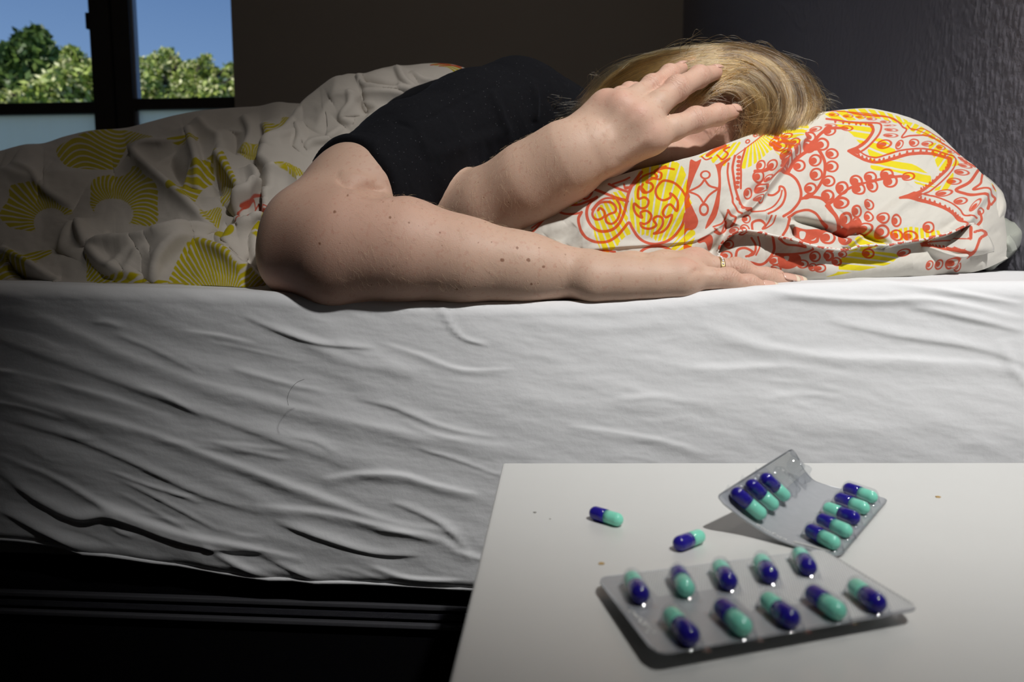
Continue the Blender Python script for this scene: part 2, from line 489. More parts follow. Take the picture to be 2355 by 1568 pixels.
tree('blossoming_bush', 'pale green flowering bush filling the bottom of the right window pane', W(400, 420, 12.5) * np.array([1, 1, 0]) + np.array([0, 0, -3]),
     blobs([(385, 130, 20), (365, 150, 26), (400, 160, 30), (340, 175, 28), (440, 165, 26), (472, 140, 14), (470, 165, 24), (320, 150, 20), (505, 185, 26), (540, 165, 22), (370, 200, 40), (430, 205, 40), (490, 215, 34), (310, 205, 36), (340, 235, 40), (410, 240, 40), (470, 245, 36), (540, 215, 36), (580, 190, 40)], 12.5, .9, 4), 12500, .056, m_lime_leaf, 23, 3800)

# ================================================================== BED
m_black_fabric = simple('black_bed_fabric', (0.0025, 0.0025, 0.0035), 0.85, 0.3, 900, 0.08, bmp=(2600, 0.9, 0.0009))
m_zip = simple('grey_zip_tape', (0.045, 0.045, 0.052), 0.5, 0.3, 2500, 0.5, bmp=(3500, 0.9, 0.0006))
m_mattress = simple('mattress_ticking', (0.55, 0.54, 0.52), 0.9)
m_sheet = cloth('white_sheet', (0.70, 0.705, 0.715), (), 2200, 0.1)
SBL = -1.55                                                    # foot end of the bed (outside the frame)
base_root = tag(empty('bed_base', B(-.5, .7, 0)), 'black fabric bed base below the white sheet with grey zip line', 'bed base')
def bpart(name, lo, hi, m, bev, root):
    o = box_obj(name, lo, hi, m, None, BM, bev, 3)
    o.parent = root; o.matrix_parent_inverse = Matrix.Translation(root.location).inverted()
    return o
bpart('base_box', (SBL, 0.015, .05), (SR - .01, 1.45, .33), m_black_fabric, .012, base_root)
zz = bs(700, 1408, 0.012)[1]
for dz, th in ((.0085, .0022), (-.0085, .0022)):
    bpart('zip_tape', (SBL + .01, .0095, zz + dz - th), (SR - .02, .0165, zz + dz + th), m_zip, .0015, base_root)
bpart('zip_teeth', (SBL + .01, .0115, zz - .003), (SR - .02, .0165, zz + .003), simple('zip_teeth', (.012, .012, .02), .35, .4, 3000, .6, bmp=(3000, 1, .0008)), .001, base_root)
for s in (SBL + .08, SR - .10):
    for w in (.10, 1.36):
        bpart('leg', (s - .025, w - .025, 0), (s + .025, w + .025, .06), m_black_fabric, .004, base_root)

mat_obj = box_obj('mattress', (SBL, .022, .335), (SR - .012, 1.44, .552), m_mattress, None, BM, .03, 4)
tag(mat_obj, 'pale mattress wrapped in the white fitted sheet', 'mattress')

def bedz(s, w):
    """height of the sheet on top of the bed"""
    edge = pchip([(-1.6, .583), (-.42, .5845), (-.2, .5800), (-.08, .5755), (0, .5748), (.1, .5772), (.14, .5805), (.18, .5838), (.22, .5868), (.3, .588), (.55, .588)], np.clip(s, -1.6, .55))
    inner = .588 + .006 * sstep(.2, .45, s)
    k = sstep(0.0, .10, w)
    dip = -.006 * np.exp(-((s + .02) / .2) ** 2 - ((w - .06) / .08) ** 2)
    return lerp(edge, inner, k) + dip
# fitted sheet: top of the bed, rounded edge, long front face with pulled folds, curved hem
nu, nt_, nf = 620, 90, 300
su = np.linspace(SBL - .004, SR - .008, nu)
hem = pchip([(0, 1250), (120, 1266), (250, 1284), (400, 1314), (500, 1330), (650, 1344), (800, 1352), (950, 1362), (1090, 1368)], np.linspace(0, 1090, 60))
hem_s = np.array([bs(x, y, -0.008) for x, y in zip(np.linspace(0, 1090, 60), hem)])
hs = np.concatenate([[-1.6], hem_s[:, 0], [.1, .55]]); hz = np.concatenate([[.375], hem_s[:, 1], [hem_s[-1, 1] - .001, hem_s[-1, 1] - .001]])
S, V_ = [], []
tt = np.concatenate([np.linspace(-1, 0, nt_, endpoint=False), np.linspace(0, 1, nf)])
nv = len(tt)
Sg, Tg = np.meshgrid(su, tt, indexing='ij')
S_, T_ = Sg.ravel(), Tg.ravel()
zh = np.interp(S_, hs, hz)
top_w = np.where(T_ < 0, (-T_) ** 1.6 * 1.44, 0.0)
ed = bedz(S_, 0.0 * S_)
rr = .012
P_w = np.where(T_ < 0, top_w + rr, 0.0)
P_z = np.where(T_ < 0, bedz(S_, top_w), 0.0)
# front: quarter round then the face falling to the hem
L = ed - zh
arc = np.clip(T_ * L / (rr * math.pi / 2), 0, 1) * math.pi / 2
on_arc = (T_ >= 0)
rest = np.clip(T_ * L - rr * math.pi / 2, 0, None)
P_w = np.where(on_arc, rr - rr * np.sin(arc), P_w)
P_z = np.where(on_arc, ed - rr + rr * np.cos(arc) - rest * (L - rr) / np.maximum(L - rr * math.pi / 2, 1e-6), P_z)
# face: bulges a little in the middle, tucks under at the hem
fd = np.clip(rest / np.maximum(L - rr, 1e-6), 0, 1)
P_w = P_w - np.where(on_arc, .006 * np.sin(fd * math.pi) , 0) + np.where(on_arc, .012 * np.clip((fd - .93) / .07, 0, 1) ** 2, 0)
Pt = B(S_, P_w, P_z)
sx, sy = survey(Pt)
pp = np.stack([sx, sy], 1)
H = np.zeros(len(S_))
face = sstep(-0.02, .05, T_)
folds = [
    ([(0, 1085), (90, 1150), (180, 1190), (260, 1185), (400, 1235), (520, 1262), (600, 1265)], .0075, 17, 1, 8),
    ([(0, 1170), (120, 1230), (250, 1280), (400, 1310)], .008, 16, 1, 8),
    ([(0, 1045), (120, 1095), (250, 1165), (420, 1225), (560, 1255), (700, 1290)], .004, 10, -1, 6),
    ([(0, 905), (180, 950), (350, 1000), (520, 1062), (700, 1130), (900, 1200), (1060, 1225)], .0040, 18, -1, 9),
    ([(0, 960), (150, 1000), (300, 1060), (450, 1130), (600, 1180)], .0030, 14, 1, 7),
    ([(20, 700), (160, 760), (320, 830), (520, 900), (760, 960), (1000, 1010), (1250, 1040)], .0032, 24, -1, 12),
    ([(0, 780), (200, 850), (420, 930), (640, 1010), (800, 1070)], .0026, 18, 1, 9),
    ([(0, 850), (220, 905), (400, 965)], .0024, 14, -1, 7),
    ([(560, 725), (640, 760), (740, 790), (860, 800)], .0032, 10, 1, 5),
    ([(590, 715), (680, 770), (800, 830), (960, 860)], .0022, 14),
    ([(1010, 690), (1025, 730), (1060, 775), (1120, 795)], .0028, 7, 1, 4),
    ([(880, 790), (960, 815), (1060, 850), (1180, 850)], .0022, 10, -1, 5),
    ([(740, 1105), (830, 1090), (920, 1092), (1000, 1115), (1100, 1140)], .0045, 16, -1, 7),
    ([(580, 1165), (740, 1180), (900, 1215), (1010, 1240), (1080, 1290)], .0042, 16, -1, 8),
    ([(640, 1200), (740, 1235), (860, 1270), (960, 1275)], .0042, 13, 1, 6),
    ([(470, 1250), (560, 1305), (660, 1340)], .0040, 10, -1, 6),
    ([(600, 1275), (720, 1330), (840, 1350)], .003, 10, 1, 6),
    ([(850, 1300), (940, 1330), (1060, 1335)], .003, 9, -1, 5),
    ([(900, 1150), (1010, 1200), (1060, 1250), (1085, 1300)], .003, 10, 1, 6),
    ([(1200, 740), (1400, 755), (1600, 735)], .0016, 16),
    ([(1450, 820), (1620, 850), (1800, 845), (2000, 870)], .0018, 22, -1, 10),
    ([(1600, 745), (1720, 785), (1880, 820), (2100, 830), (2355, 850)], .0034, 22, -1, 12),
    ([(1720, 660), (1850, 680), (2000, 690), (2150, 690), (2355, 735)], .0045, 12, -1, 7),
    ([(1950, 640), (2080, 655), (2200, 672), (2355, 700)], .0035, 9, -1, 5),
    ([(2080, 700), (2200, 725), (2355, 760)], .0040, 14, 1, 8),
    ([(1900, 735), (2060, 770), (2250, 800), (2400, 850)], .0030, 16, 1, 8),
    ([(1150, 910), (1400, 935), (1700, 920)], .0014, 20),
    ([(1300, 980), (1500, 1010), (1640, 1050)], .0020, 14, -1, 7),
    ([(1700, 960), (1900, 985), (2200, 975)], .0012, 24),
    ([(2300, 780), (2330, 850), (2380, 900)], .003, 9),
]
ridges(pp, H, folds)
r2 = np.random.default_rng(5)
extra = []
for k in range(42):                                            # many small slanted pulls
    x0, y0 = r2.uniform(-350, 1150), r2.uniform(720, 1330)
    ln = r2.uniform(60, 240); sl = r2.uniform(.10, .55)
    if x0 > 650 and y0 < 900: continue
    extra.append(([(x0, y0), (x0 + ln * .5, y0 + ln * .5 * sl + r2.uniform(-9, 9)), (x0 + ln, y0 + ln * sl)], r2.uniform(.0007, .0021), r2.uniform(5, 13), r2.choice([-1, 1]), r2.uniform(4, 7)))
for k in range(26):
    x0, y0 = r2.uniform(1150, 2300), r2.uniform(760, 1060)
    ln = r2.uniform(80, 240)
    extra.append(([(x0, y0), (x0 + ln * .5, y0 + r2.uniform(-12, 16)), (x0 + ln, y0 + r2.uniform(-10, 30))], r2.uniform(.0003, .0009), r2.uniform(6, 14)))
ridges(pp, H, extra)
wl = sstep(1300, 500, sx)
H += face * (.0016 + .0030 * wl) * fbm(sx / 260 - sy / 600, (sy - .32 * sx) / 85, 2)
H += face * .0004 * fbm(sx / 40, sy / 16 - sx / 80, 2)
H += (1 - face) * .0012 * fbm(S_ * 14, P_w * 26, 3)
Nn = grid_normals(Pt, nu, nv)
if Nn[nu // 2 * nv + nt_ + 150] @ -E2 < 0: Nn = -Nn
Pt = Pt + Nn * (H * .52)[:, None]
me = fast_mesh('fitted_sheet', Pt, grid_quads(nu, nv))
sheet = tag(add_obj('fitted_sheet', me, m_sheet), 'white cotton fitted sheet pulled over the mattress with creased front side', 'sheet')
hv = Pt.reshape(nu, nv, 3)[:, -1, :]
V, Q = tube(hv[::6], .0022, 6)
add_obj('hem', mesh_from('hem', V, Q), m_sheet, sheet)
# one dark hair lying on the sheet
hp = [W(x, y, .5545) for x, y in ((700, 872), (682, 880), (668, 896), (661, 915), (663, 932))]
V, Q = tube(crom(hp, 5), .00013, 5)
tag(add_obj('loose_hair', mesh_from('loose_hair', V, Q), simple('dark_hair', (.03, .02, .015), .5)), 'single dark hair lying on the front of the white sheet', 'hair')
# ================================================================== PRINT DRAWING (signed distances, negative inside, in survey pixels)
class Print:
    def __init__(self, P):
        self.P = np.asarray(P, float); self.d = {}
    def _put(self, layer, idx, val):
        if layer not in self.d: self.d[layer] = np.full(len(self.P), 30.0)
        a = self.d[layer]; a[idx] = np.minimum(a[idx], val)
    def line(self, layer, pts, w, closed=False, n=6, w2=None):
        c = crom(pts, n, closed) if len(pts) > 2 else np.array(pts, float)
        if closed: c = np.vstack([c, c[:1]])
        idx = near_mask(self.P, c, max(w, w2 or 0) + 3)
        if len(idx) == 0: return
        d, s, t = polydist(self.P[idx], c)
        self._put(layer, idx, d - (w if w2 is None else lerp(w, w2, t)) / 2)
    def _poly(self, idx, c):
        p = self.P[idx]; q = np.vstack([c, c[:1]])
        d, _, _ = polydist(p, q)
        ins = np.zeros(len(p), bool)
        for a, b in zip(q[:-1], q[1:]):
            if a[1] == b[1]: continue
            m = ((a[1] > p[:, 1]) != (b[1] > p[:, 1])) & (p[:, 0] < (b[0] - a[0]) * (p[:, 1] - a[1]) / (b[1] - a[1]) + a[0])
            ins ^= m
        return np.where(ins, -d, d)
    def fill(self, layer, pts, smooth=True, n=5, holes=()):
        c = crom(pts, n, True) if smooth else np.array(pts, float)
        idx = near_mask(self.P, c, 3)
        if len(idx) == 0: return
        v = self._poly(idx, c)
        for h in holes:
            hc = crom(h, n, True)
            v = np.maximum(v, -self._poly(idx, hc))
        self._put(layer, idx, v)
    def fan(self, layer, pts, centre, n, gap=1.7, smooth=True, inner=None, wob=0.0, jag=0.0):
        """petal shape cut by white rays from a centre"""
        c = crom(pts, 5, True) if smooth else np.array(pts, float)
        idx = near_mask(self.P, c, 3)
        if len(idx) == 0: return
        v = self._poly(idx, c)
        q = self.P[idx] - np.array(centre, float)
        r = np.hypot(q[:, 0], q[:, 1]); a = np.arctan2(q[:, 1], q[:, 0]) + wob * np.sin(r * .03)
        ph = a * n / (2 * math.pi); fr = np.abs(ph - np.floor(ph) - .5)
        line = (0.5 - fr) * 2 * math.pi / n * r
        cellk = np.floor(ph + .5)
        v = v + jag * np.abs(np.sin(cellk * 2.4))
        v = np.maximum(v, np.minimum(gap + .4, .34 * math.pi / n * r) - line)
        if inner is not None:
            e = np.hypot(q[:, 0] / inner[0], q[:, 1] / inner[1])
            v = np.maximum(v, (1 - e) * min(inner) + jag * .6 * np.abs(np.sin(cellk * 1.7)))
        self._put(layer, idx, v)
    def dot(self, layer, c, rx, ry, rot=0.0, hole=None, crescent=True):
        """berry: filled disc with a crescent left white"""
        a = math.radians(rot)
        idx = near_mask(self.P, np.array([[c[0] - rx - ry, c[1] - rx - ry], [c[0] + rx + ry, c[1] + rx + ry]]), 2)
        if len(idx) == 0: return
        q = self.P[idx] - np.array(c, float)
        x = q[:, 0] * math.cos(a) + q[:, 1] * math.sin(a); y = -q[:, 0] * math.sin(a) + q[:, 1] * math.cos(a)
        e = lambda x0, y0, sx_, sy_: (np.hypot((x - x0) / (rx * sx_), (y - y0) / (ry * sy_)) - 1) * min(rx * sx_, ry * sy_)
        v = e(0, 0, 1, 1)
        if crescent: v = np.maximum(v, -np.maximum(e(0, 0, .68, .68), -e(-rx * .26, ry * .06, .52, .52)))
        if hole: v = np.maximum(v, -e(0, 0, hole, hole))
        self._put(layer, idx, v)
    def store(self, me, layers):
        for l in layers: fattr(me, l, self.d.get(l, np.full(len(self.P), 30.0)))

YEL = (0.68, 0.57, 0.015)
RED = (0.95, 0.175, 0.105)
# ================================================================== DUVET
m_duvet = cloth('duvet_cotton', (0.52, 0.475, 0.42), (('yellow', (0.44, 0.36, 0.004)), ('red', RED)), 2400, 0.1)
ux = np.linspace(-420, 1120, 640); vv = np.concatenate([np.linspace(0, 1, 330, endpoint=False), np.linspace(1, 1.9, 60)])
nu, nv = len(ux), len(vv)
U, V = [a.ravel() for a in np.meshgrid(ux, vv, indexing='ij')]
crest = pchip([(-420, 400), (-250, 385), (-100, 368), (0, 352), (60, 338), (100, 335), (150, 318), (200, 306), (300, 297), (350, 284), (400, 271), (450, 262), (500, 256), (560, 251), (600, 248), (640, 240), (670, 243), (710, 240), (735, 226), (770, 207), (800, 194), (850, 184), (880, 170), (900, 165), (940, 160), (975, 154), (1010, 153), (1050, 158), (1090, 176), (1150, 215), (1250, 280), (1420, 350)], U)
foot = interp([(-420, 656), (0, 661), (100, 663), (400, 666), (640, 672), (750, 640), (1420, 600)], U)
Yf = interp([(-420, .69), (0, .652), (300, .632), (560, .625), (640, .66), (760, .76), (1000, .86), (1420, .98)], U)
Yc = interp([(-420, 1.12), (0, 1.06), (300, 1.04), (500, 1.04), (600, 1.03), (700, .99), (860, .97), (1000, .985), (1420, 1.05)], U)
v1 = np.clip(V, 0, 1)
py = foot + (crest - foot) * (1 - (1 - v1) ** 1.25 * (1 - .0 * v1))
g = .62 * v1 ** 1.7 + .38 * v1
Y = Yf + (Yc - Yf) * g
Pd = W(U, py, Y)
vb = np.clip(V - 1, 0, None) / .9
zc = W(U, crest, Yc)[:, 2]
Pd[:, 1] += vb * .55
Pd[:, 0] = Pd[:, 0] * (1 + vb * .25 * 0)
Pd[:, 2] = np.where(vb > 0, lerp(zc, .60, sstep(0, 1, vb) * .95 + .05 * vb), Pd[:, 2])
# soft round crest
Pd[:, 2] -= .012 * np.exp(-((V - 1) / .10) ** 2) * 0
px_, py_ = U.copy(), py.copy()
PP = np.stack([px_, py_ - 60 * vb * 3], 1)
H = np.zeros(len(U))
c1 = .4337
def cz(l): return [(x * c1, y * c1) for x, y in l]
c2x = lambda l: [(550 + x * .3826, 100 + y * .3826) for x, y in l]
folds = [
    # big hollows and ridges of the crumpled left part (traced on the cloth)
    (cz([(710, 820), (800, 920), (900, 1010), (1010, 1110), (1140, 1240)]), .014, 16, -1, 9),
    (cz([(1000, 690), (1030, 790), (1060, 900), (1050, 1010)]), .012, 14, -1, 7),
    (cz([(700, 830), (790, 800), (900, 790), (1000, 760)]), .009, 16, 1, 9),
    (cz([(1160, 850), (1230, 960), (1290, 1060)]), .012, 14, 1, 8),
    (cz([(1160, 700), (1180, 780), (1170, 860), (1110, 960)]), .009, 16),
    (cz([(1050, 640), (1120, 720), (1190, 770)]), .007, 14, -1, 8),
    (cz([(1290, 620), (1330, 720), (1290, 820)]), .010, 16, 1, 8),
    (cz([(1400, 660), (1430, 740), (1400, 860)]), .010, 14, 1, 8),
    (cz([(480, 1340), (640, 1330), (800, 1322), (920, 1300), (1040, 1255), (1140, 1240)]), .020, 16, -1, 8),
    (cz([(430, 1190), (450, 1260), (470, 1330)]), .011, 14, 1, 8),
    (cz([(330, 1350), (370, 1270), (400, 1200)]), .009, 18, -1, 9),
    (cz([(0, 1320), (90, 1390), (200, 1450), (320, 1500)]), .013, 12, -1, 6),
    (cz([(820, 1500), (860, 1420), (960, 1340), (1040, 1300)]), .012, 16, 1, 8),
    (cz([(1040, 1300), (1170, 1360), (1290, 1440), (1390, 1530)]), .012, 16, -1, 8),
    (cz([(480, 1350), (560, 1430), (640, 1470), (760, 1490)]), .009, 12, 1, 7),
    (cz([(600, 1470), (680, 1400), (740, 1360)]), .006, 11),
    (cz([(680, 1470), (760, 1390), (820, 1370)]), .005, 10),
    (cz([(70, 870), (180, 950), (250, 1030), (400, 1120)]), .007, 22, 1, 12),
    (cz([(0, 900), (120, 960), (230, 1010)]), .006, 18),
    (cz([(250, 950), (420, 940), (600, 930)]), .005, 24),
    (cz([(1330, 900), (1360, 1010), (1300, 1110), (1250, 1160)]), .016, 16, -1, 8),
    (cz([(1250, 1150), (1330, 1080), (1430, 1030), (1540, 1020)]), .016, 14, -1, 7),
    (cz([(1260, 1180), (1300, 1230), (1400, 1240)]), .010, 10, 1, 6),
    (cz([(1200, 1320), (1260, 1260), (1330, 1240), (1420, 1235)]), .014, 14, -1, 7),
    (cz([(1340, 1250), (1330, 1340), (1370, 1420), (1430, 1460)]), .010, 12, 1, 7),
    (cz([(1150, 1250), (1200, 1330), (1300, 1380)]), .008, 12),
    # the lit swell over the shoulder
    (c2x([(740, 280), (790, 330), (900, 345), (1010, 340), (1080, 310)]), .014, 11, 1, 6),
    (c2x([(780, 380), (900, 370), (1000, 365)]), .010, 10, -1, 6),
    (c2x([(690, 380), (690, 450), (640, 520), (690, 540)]), .007, 8, 1, 5),
    (c2x([(600, 430), (650, 410), (740, 405)]), .006, 8),
    (c2x([(940, 150), (960, 220), (990, 290), (1060, 330)]), .009, 10, 1, 6),
    (c2x([(1040, 210), (1100, 260), (1180, 250)]), .009, 9, -1, 6),
    (c2x([(400, 710), (470, 670), (560, 640), (640, 560)]), .009, 10, 1, 6),
    (c2x([(360, 560), (380, 640), (340, 720)]), .007, 12, 1, 7),
    (c2x([(640, 290), (620, 400), (540, 500), (480, 600)]), .006, 16),
    (c2x([(820, 480), (780, 560), (700, 610)]), .006, 10),
    (c2x([(100, 770), (210, 700), (310, 640), (380, 600)]), .006, 14, 1, 8),
]
ridges(PP, H, [(f[0], f[1] * 1.15, f[2] * 1.5) + ((f[3], f[4] * 1.1) if len(f) > 3 else ()) for f in folds], True)
hol = [(cz([(880, 860), (930, 930), (1000, 960)]), -.013, 22), (cz([(1110, 900), (1150, 960), (1150, 1060)]), -.012, 18), (cz([(560, 1280), (700, 1285), (860, 1270)]), -.012, 16),
       (cz([(1250, 700), (1240, 780), (1230, 840)]), -.010, 14), (c2x([(760, 300), (830, 320), (960, 330)]), -.012, 9), (cz([(1190, 1225), (1290, 1240)]), -.012, 9),
       (c2x([(720, 420), (780, 470), (800, 430)]), -.007, 10), (cz([(60, 1420), (160, 1480), (300, 1520)]), -.016, 14)]
ridges(PP, H, hol)
# overlap of the lit part over the darker part behind it
edge_l = crom([(612, 470), (618, 430), (600, 400), (628, 350), (668, 300), (712, 258), (760, 222), (800, 196)], 6)
d, s, t = polydist(PP, edge_l)
H += np.where(s < 0, 1, 0) * 0.0 + .022 * sstep(-14, 16, np.where(s > 0, d, -d) * 1.0) * np.exp(-np.where(s > 0, d, 0) / 160) * (PP[:, 1] < 520)
H += (.006 * fbm(U / 130, PP[:, 1] / 90, 1) + .0007 * fbm(U / 40, PP[:, 1] / 30, 2)) * sstep(0, .06, V)
Nn = grid_normals(Pd, nu, nv)
if (Nn[:, 1].mean()) > 0: Nn = -Nn
view = ray(U, py); view /= np.linalg.norm(view, axis=1)[:, None]
Nn = Nn - view * .6; Nn /= np.linalg.norm(Nn, axis=1)[:, None]
damp = 1 - .75 * np.exp(-((V - 1) / .05) ** 2)
Pd = Pd + Nn * (1.35 * H * damp)[:, None]
# keep the cloth on the bed
sB = (Pd - BO) @ E1; wB = (Pd - BO) @ E2
Pd[:, 2] = np.maximum(Pd[:, 2], bedz(sB, np.maximum(wB, 0)) - .003)
me = fast_mesh('duvet', Pd, grid_quads(nu, nv))
pr = Print(PP)
pr.fan('yellow', cz([(10, 1120), (50, 1060), (70, 1010), (110, 995), (190, 998), (240, 1020), (300, 1070), (360, 1110), (402, 1150), (330, 1170), (250, 1170), (200, 1200), (195, 1245), (100, 1235), (20, 1190)]), cz([(275, 1195)])[0], 44, 1.6, inner=(37, 33), jag=3)
pr.fan('yellow', cz([(485, 1090), (490, 990), (540, 940), (640, 930), (700, 915), (718, 896), (760, 915), (800, 960), (862, 1020), (848, 1130), (845, 1190), (800, 1205), (700, 1195), (610, 1200), (545, 1185), (500, 1145)]), cz([(610, 1140)])[0], 52, 1.5, inner=(42, 29), jag=3, wob=.25)
pr.fan('yellow', cz([(310, 800), (420, 725), (560, 695), (680, 705), (760, 735), (830, 772), (700, 790), (650, 850), (590, 905), (400, 915), (340, 880)]), cz([(1250, 640)])[0], 150, 1.6, wob=.1)
pr.fan('yellow', cz([(905, 785), (960, 765), (1060, 755), (1010, 795), (950, 795)]), cz([(1400, 700)])[0], 170, 1.3)
pr.fan('yellow', cz([(915, 1035), (990, 960), (1050, 900), (1170, 855), (1130, 935), (1060, 1040), (1020, 1105), (960, 1070)]), cz([(1700, 1180)])[0], 120, 1.7)
pr.fan('yellow', cz([(1188, 860), (1235, 950), (1278, 1045), (1230, 1100), (1185, 1110), (1178, 1000)]), cz([(900, 1450)])[0], 150, 1.8)
pr.fan('yellow', cz([(1070, 1165), (1150, 1120), (1185, 1130), (1175, 1190), (1140, 1232)]), cz([(1300, 900)])[0], 140, 1.7)
pr.fan('yellow', cz([(915, 1530), (920, 1450), (950, 1390), (1030, 1310), (1120, 1325), (1190, 1345), (1240, 1400), (1300, 1450), (1390, 1535), (1250, 1560)]), cz([(1190, 1660)])[0], 74, 1.7, jag=2)
pr.fill('yellow', cz([(1145, 1245), (1200, 1262), (1260, 1272), (1210, 1312), (1170, 1290)]))
pr.fan('yellow', cz([(1330, 1250), (1420, 1238), (1425, 1400), (1480, 1470), (1545, 1540), (1480, 1520), (1400, 1430), (1340, 1340)]), cz([(1560, 1330)])[0], 34, 1.5)
pr.fan('yellow', cz([(1265, 795), (1340, 790), (1420, 780), (1420, 850), (1370, 870), (1300, 850)]), cz([(1340, 735)])[0], 60, 1.4)
pr.fan('yellow', cz([(1410, 685), (1480, 670), (1500, 635), (1545, 640), (1530, 700), (1450, 770)]), cz([(1600, 560)])[0], 80, 1.4)
pr.fan('yellow', cz([(0, 1350), (60, 1380), (200, 1345), (290, 1345), (210, 1410), (160, 1450), (0, 1500)]), cz([(600, 1200)])[0], 130, 1.6)
pr.fan('yellow', cz([(490, 1380), (520, 1430), (580, 1470), (700, 1480), (1000, 1520), (640, 1530), (480, 1520)]), cz([(300, 1650)])[0], 110, 1.6)
pr.fan('yellow', cz([(1450, 1015), (1520, 1010), (1545, 1025), (1500, 1040)]), cz([(1500, 900)])[0], 60, 1.3)
pr.fan('yellow', cz([(1480, 965), (1560, 960), (1600, 985), (1540, 1000)]), cz([(1500, 860)])[0], 60, 1.3)
pr.fan('yellow', c2x([(570, 290), (620, 250), (700, 240), (640, 265), (600, 292)]), c2x([(620, 330)])[0], 40, 1.2)
pr.fan('yellow', c2x([(1150, 145), (1240, 135), (1330, 160), (1345, 190), (1290, 200), (1250, 170)]), c2x([(1200, 120)])[0], 40, 1.2)
pr.fan('yellow', c2x([(230, 830), (310, 825), (318, 880), (260, 885)]), c2x([(300, 780)])[0], 40, 1.2)
for l in ([(1150, 150), (1220, 142), (1330, 158)], [(1200, 158), (1280, 152), (1340, 172)]): pr.line('red', c2x(l), 3)
for l in ([(22, 1040), (60, 1000), (110, 975)], [(10, 1120), (20, 1060), (60, 1010), (80, 1050), (60, 1100), (30, 1110)], [(70, 1060), (100, 1010), (110, 1060), (90, 1110)], [(130, 960), (120, 1020), (140, 1080), (190, 1090)], [(100, 1130), (140, 1110), (180, 1120)], [(30, 1140), (80, 1120), (110, 1090)]):
    pr.line('red', c2x(l), 3.2)
pr.fill('red', c2x([(130, 1100), (190, 1085), (185, 1125), (150, 1130)]))
pr.store(me, ('yellow', 'red'))
duvet = tag(add_obj('duvet', me, m_duvet), 'crumpled cream duvet with yellow striped shell print over the sleeper', 'duvet')
sol = duvet.modifiers.new('thick', 'SOLIDIFY'); sol.thickness = .003; sol.offset = 1
# ================================================================== PILLOW
m_pillow = cloth('pillow_cotton', (0.58, 0.555, 0.495), (('yellow', YEL), ('red', RED)), 2400, 0.1)
m_plain = cloth('plain_pillow_cotton', (0.38, 0.395, 0.345), (), 2400, 0.1)
R0 = lambda l: [(1250 + x / 3.136, 80 + y / 3.136) for x, y in l]
R1 = lambda l: [(1180 + x / 4.529, 420 + y / 4.529) for x, y in l]
R2 = lambda l: [(1600 + x / 4.1275, 240 + y / 4.1275) for x, y in l]
R3 = lambda l: [(1900 + x / 3.646, 230 + y / 3.646) for x, y in l]
ux = np.linspace(1100, 2318, 800); vv = np.concatenate([np.linspace(0, 1, 300, endpoint=False), np.linspace(1, 2, 60)])
nu, nv = len(ux), len(vv)
U, V = [a.ravel() for a in np.meshgrid(ux, vv, indexing='ij')]
crest = pchip([(1100, 560), (1180, 505), (1300, 455), (1400, 412), (1492, 384), (1569, 366), (1607, 356), (1649, 339), (1712, 314), (1760, 300), (1824, 278), (1872, 262), (1920, 254), (1960, 250), (1995, 248), (2037, 254), (2092, 271), (2147, 303), (2202, 350), (2256, 396), (2290, 440), (2308, 500), (2318, 560)], U)
foot = pchip([(1100, 640), (1400, 645), (1700, 650), (1840, 655), (1960, 652), (2060, 645), (2200, 632), (2260, 620), (2318, 594)], U)
Yf = interp([(1100, .660), (1340, .632), (1600, .634), (1760, .640), (1900, .622), (2100, .622), (2260, .640), (2318, .68)], U)
Yc = interp([(1100, .70), (1250, .665), (1400, .648), (1500, .645), (1600, .656), (1700, .676), (1850, .712), (2000, .74), (2150, .74), (2318, .70)], U)
v1 = np.clip(V, 0, 1); vb = np.clip(V - 1, 0, 1)
py = foot + (crest - foot) * v1
# rounded profile: bulges to the camera low down, rolls over at the crest
g = np.where(v1 < .12, -.10 * np.sin(v1 / .12 * math.pi / 2), -.10 + 1.10 * ((v1 - .12) / .88) ** 2.0)
Y = Yf + (Yc - Yf) * g
Pp = W(U, py, Y)
top = W(U, crest, Yc)
Pp[:, 1] += np.where(V > 1, .24 * np.sin(vb * math.pi / 2), 0)
zb = .592
Pp[:, 2] = np.where(V > 1, zb + (top[:, 2] - zb) * np.cos(vb * math.pi / 2) ** 1.0, Pp[:, 2])
# the head presses the back of the left part down
hd = np.exp(-((Pp[:, 0] - .185) / .12) ** 2) * sstep(.72, .80, Pp[:, 1])
Pp[:, 2] = np.where(V > 1, lerp(Pp[:, 2], np.minimum(Pp[:, 2], .605), hd), Pp[:, 2])
PP = np.stack([U, py - vb * 160], 1)
H = np.zeros(len(U))
# hem of the pillow case: a lip standing proud of the cloth under it
hem_px = R2([(225, 1400), (240, 1340), (280, 1290), (330, 1250), (400, 1222), (460, 1215), (600, 1235), (800, 1275), (960, 1315), (1130, 1365), (1300, 1390), (1420, 1392)]) + R3([(220, 1250), (280, 1237), (400, 1232), (510, 1232), (650, 1205), (800, 1183), (1000, 1138), (1100, 1095), (1180, 1062), (1235, 1048)])
hem_c = crom(hem_px, 6)
d, s, t = polydist(PP, hem_c)
above = (s < 0)
hx0, hx1 = hem_c[:, 0].min(), hem_c[:, 0].max()
inx = sstep(hx0 - 12, hx0 + 10, U) * sstep(hx1 + 2, hx1 - 40, U)
lip = np.where(above, np.exp(-d / 26), 0) * .0085 * (1 + .35 * np.sin(t * 22)) - np.where(~above, np.exp(-(d / 34) ** 2), 0) * .0065
H += lip * inx * (d < 120)
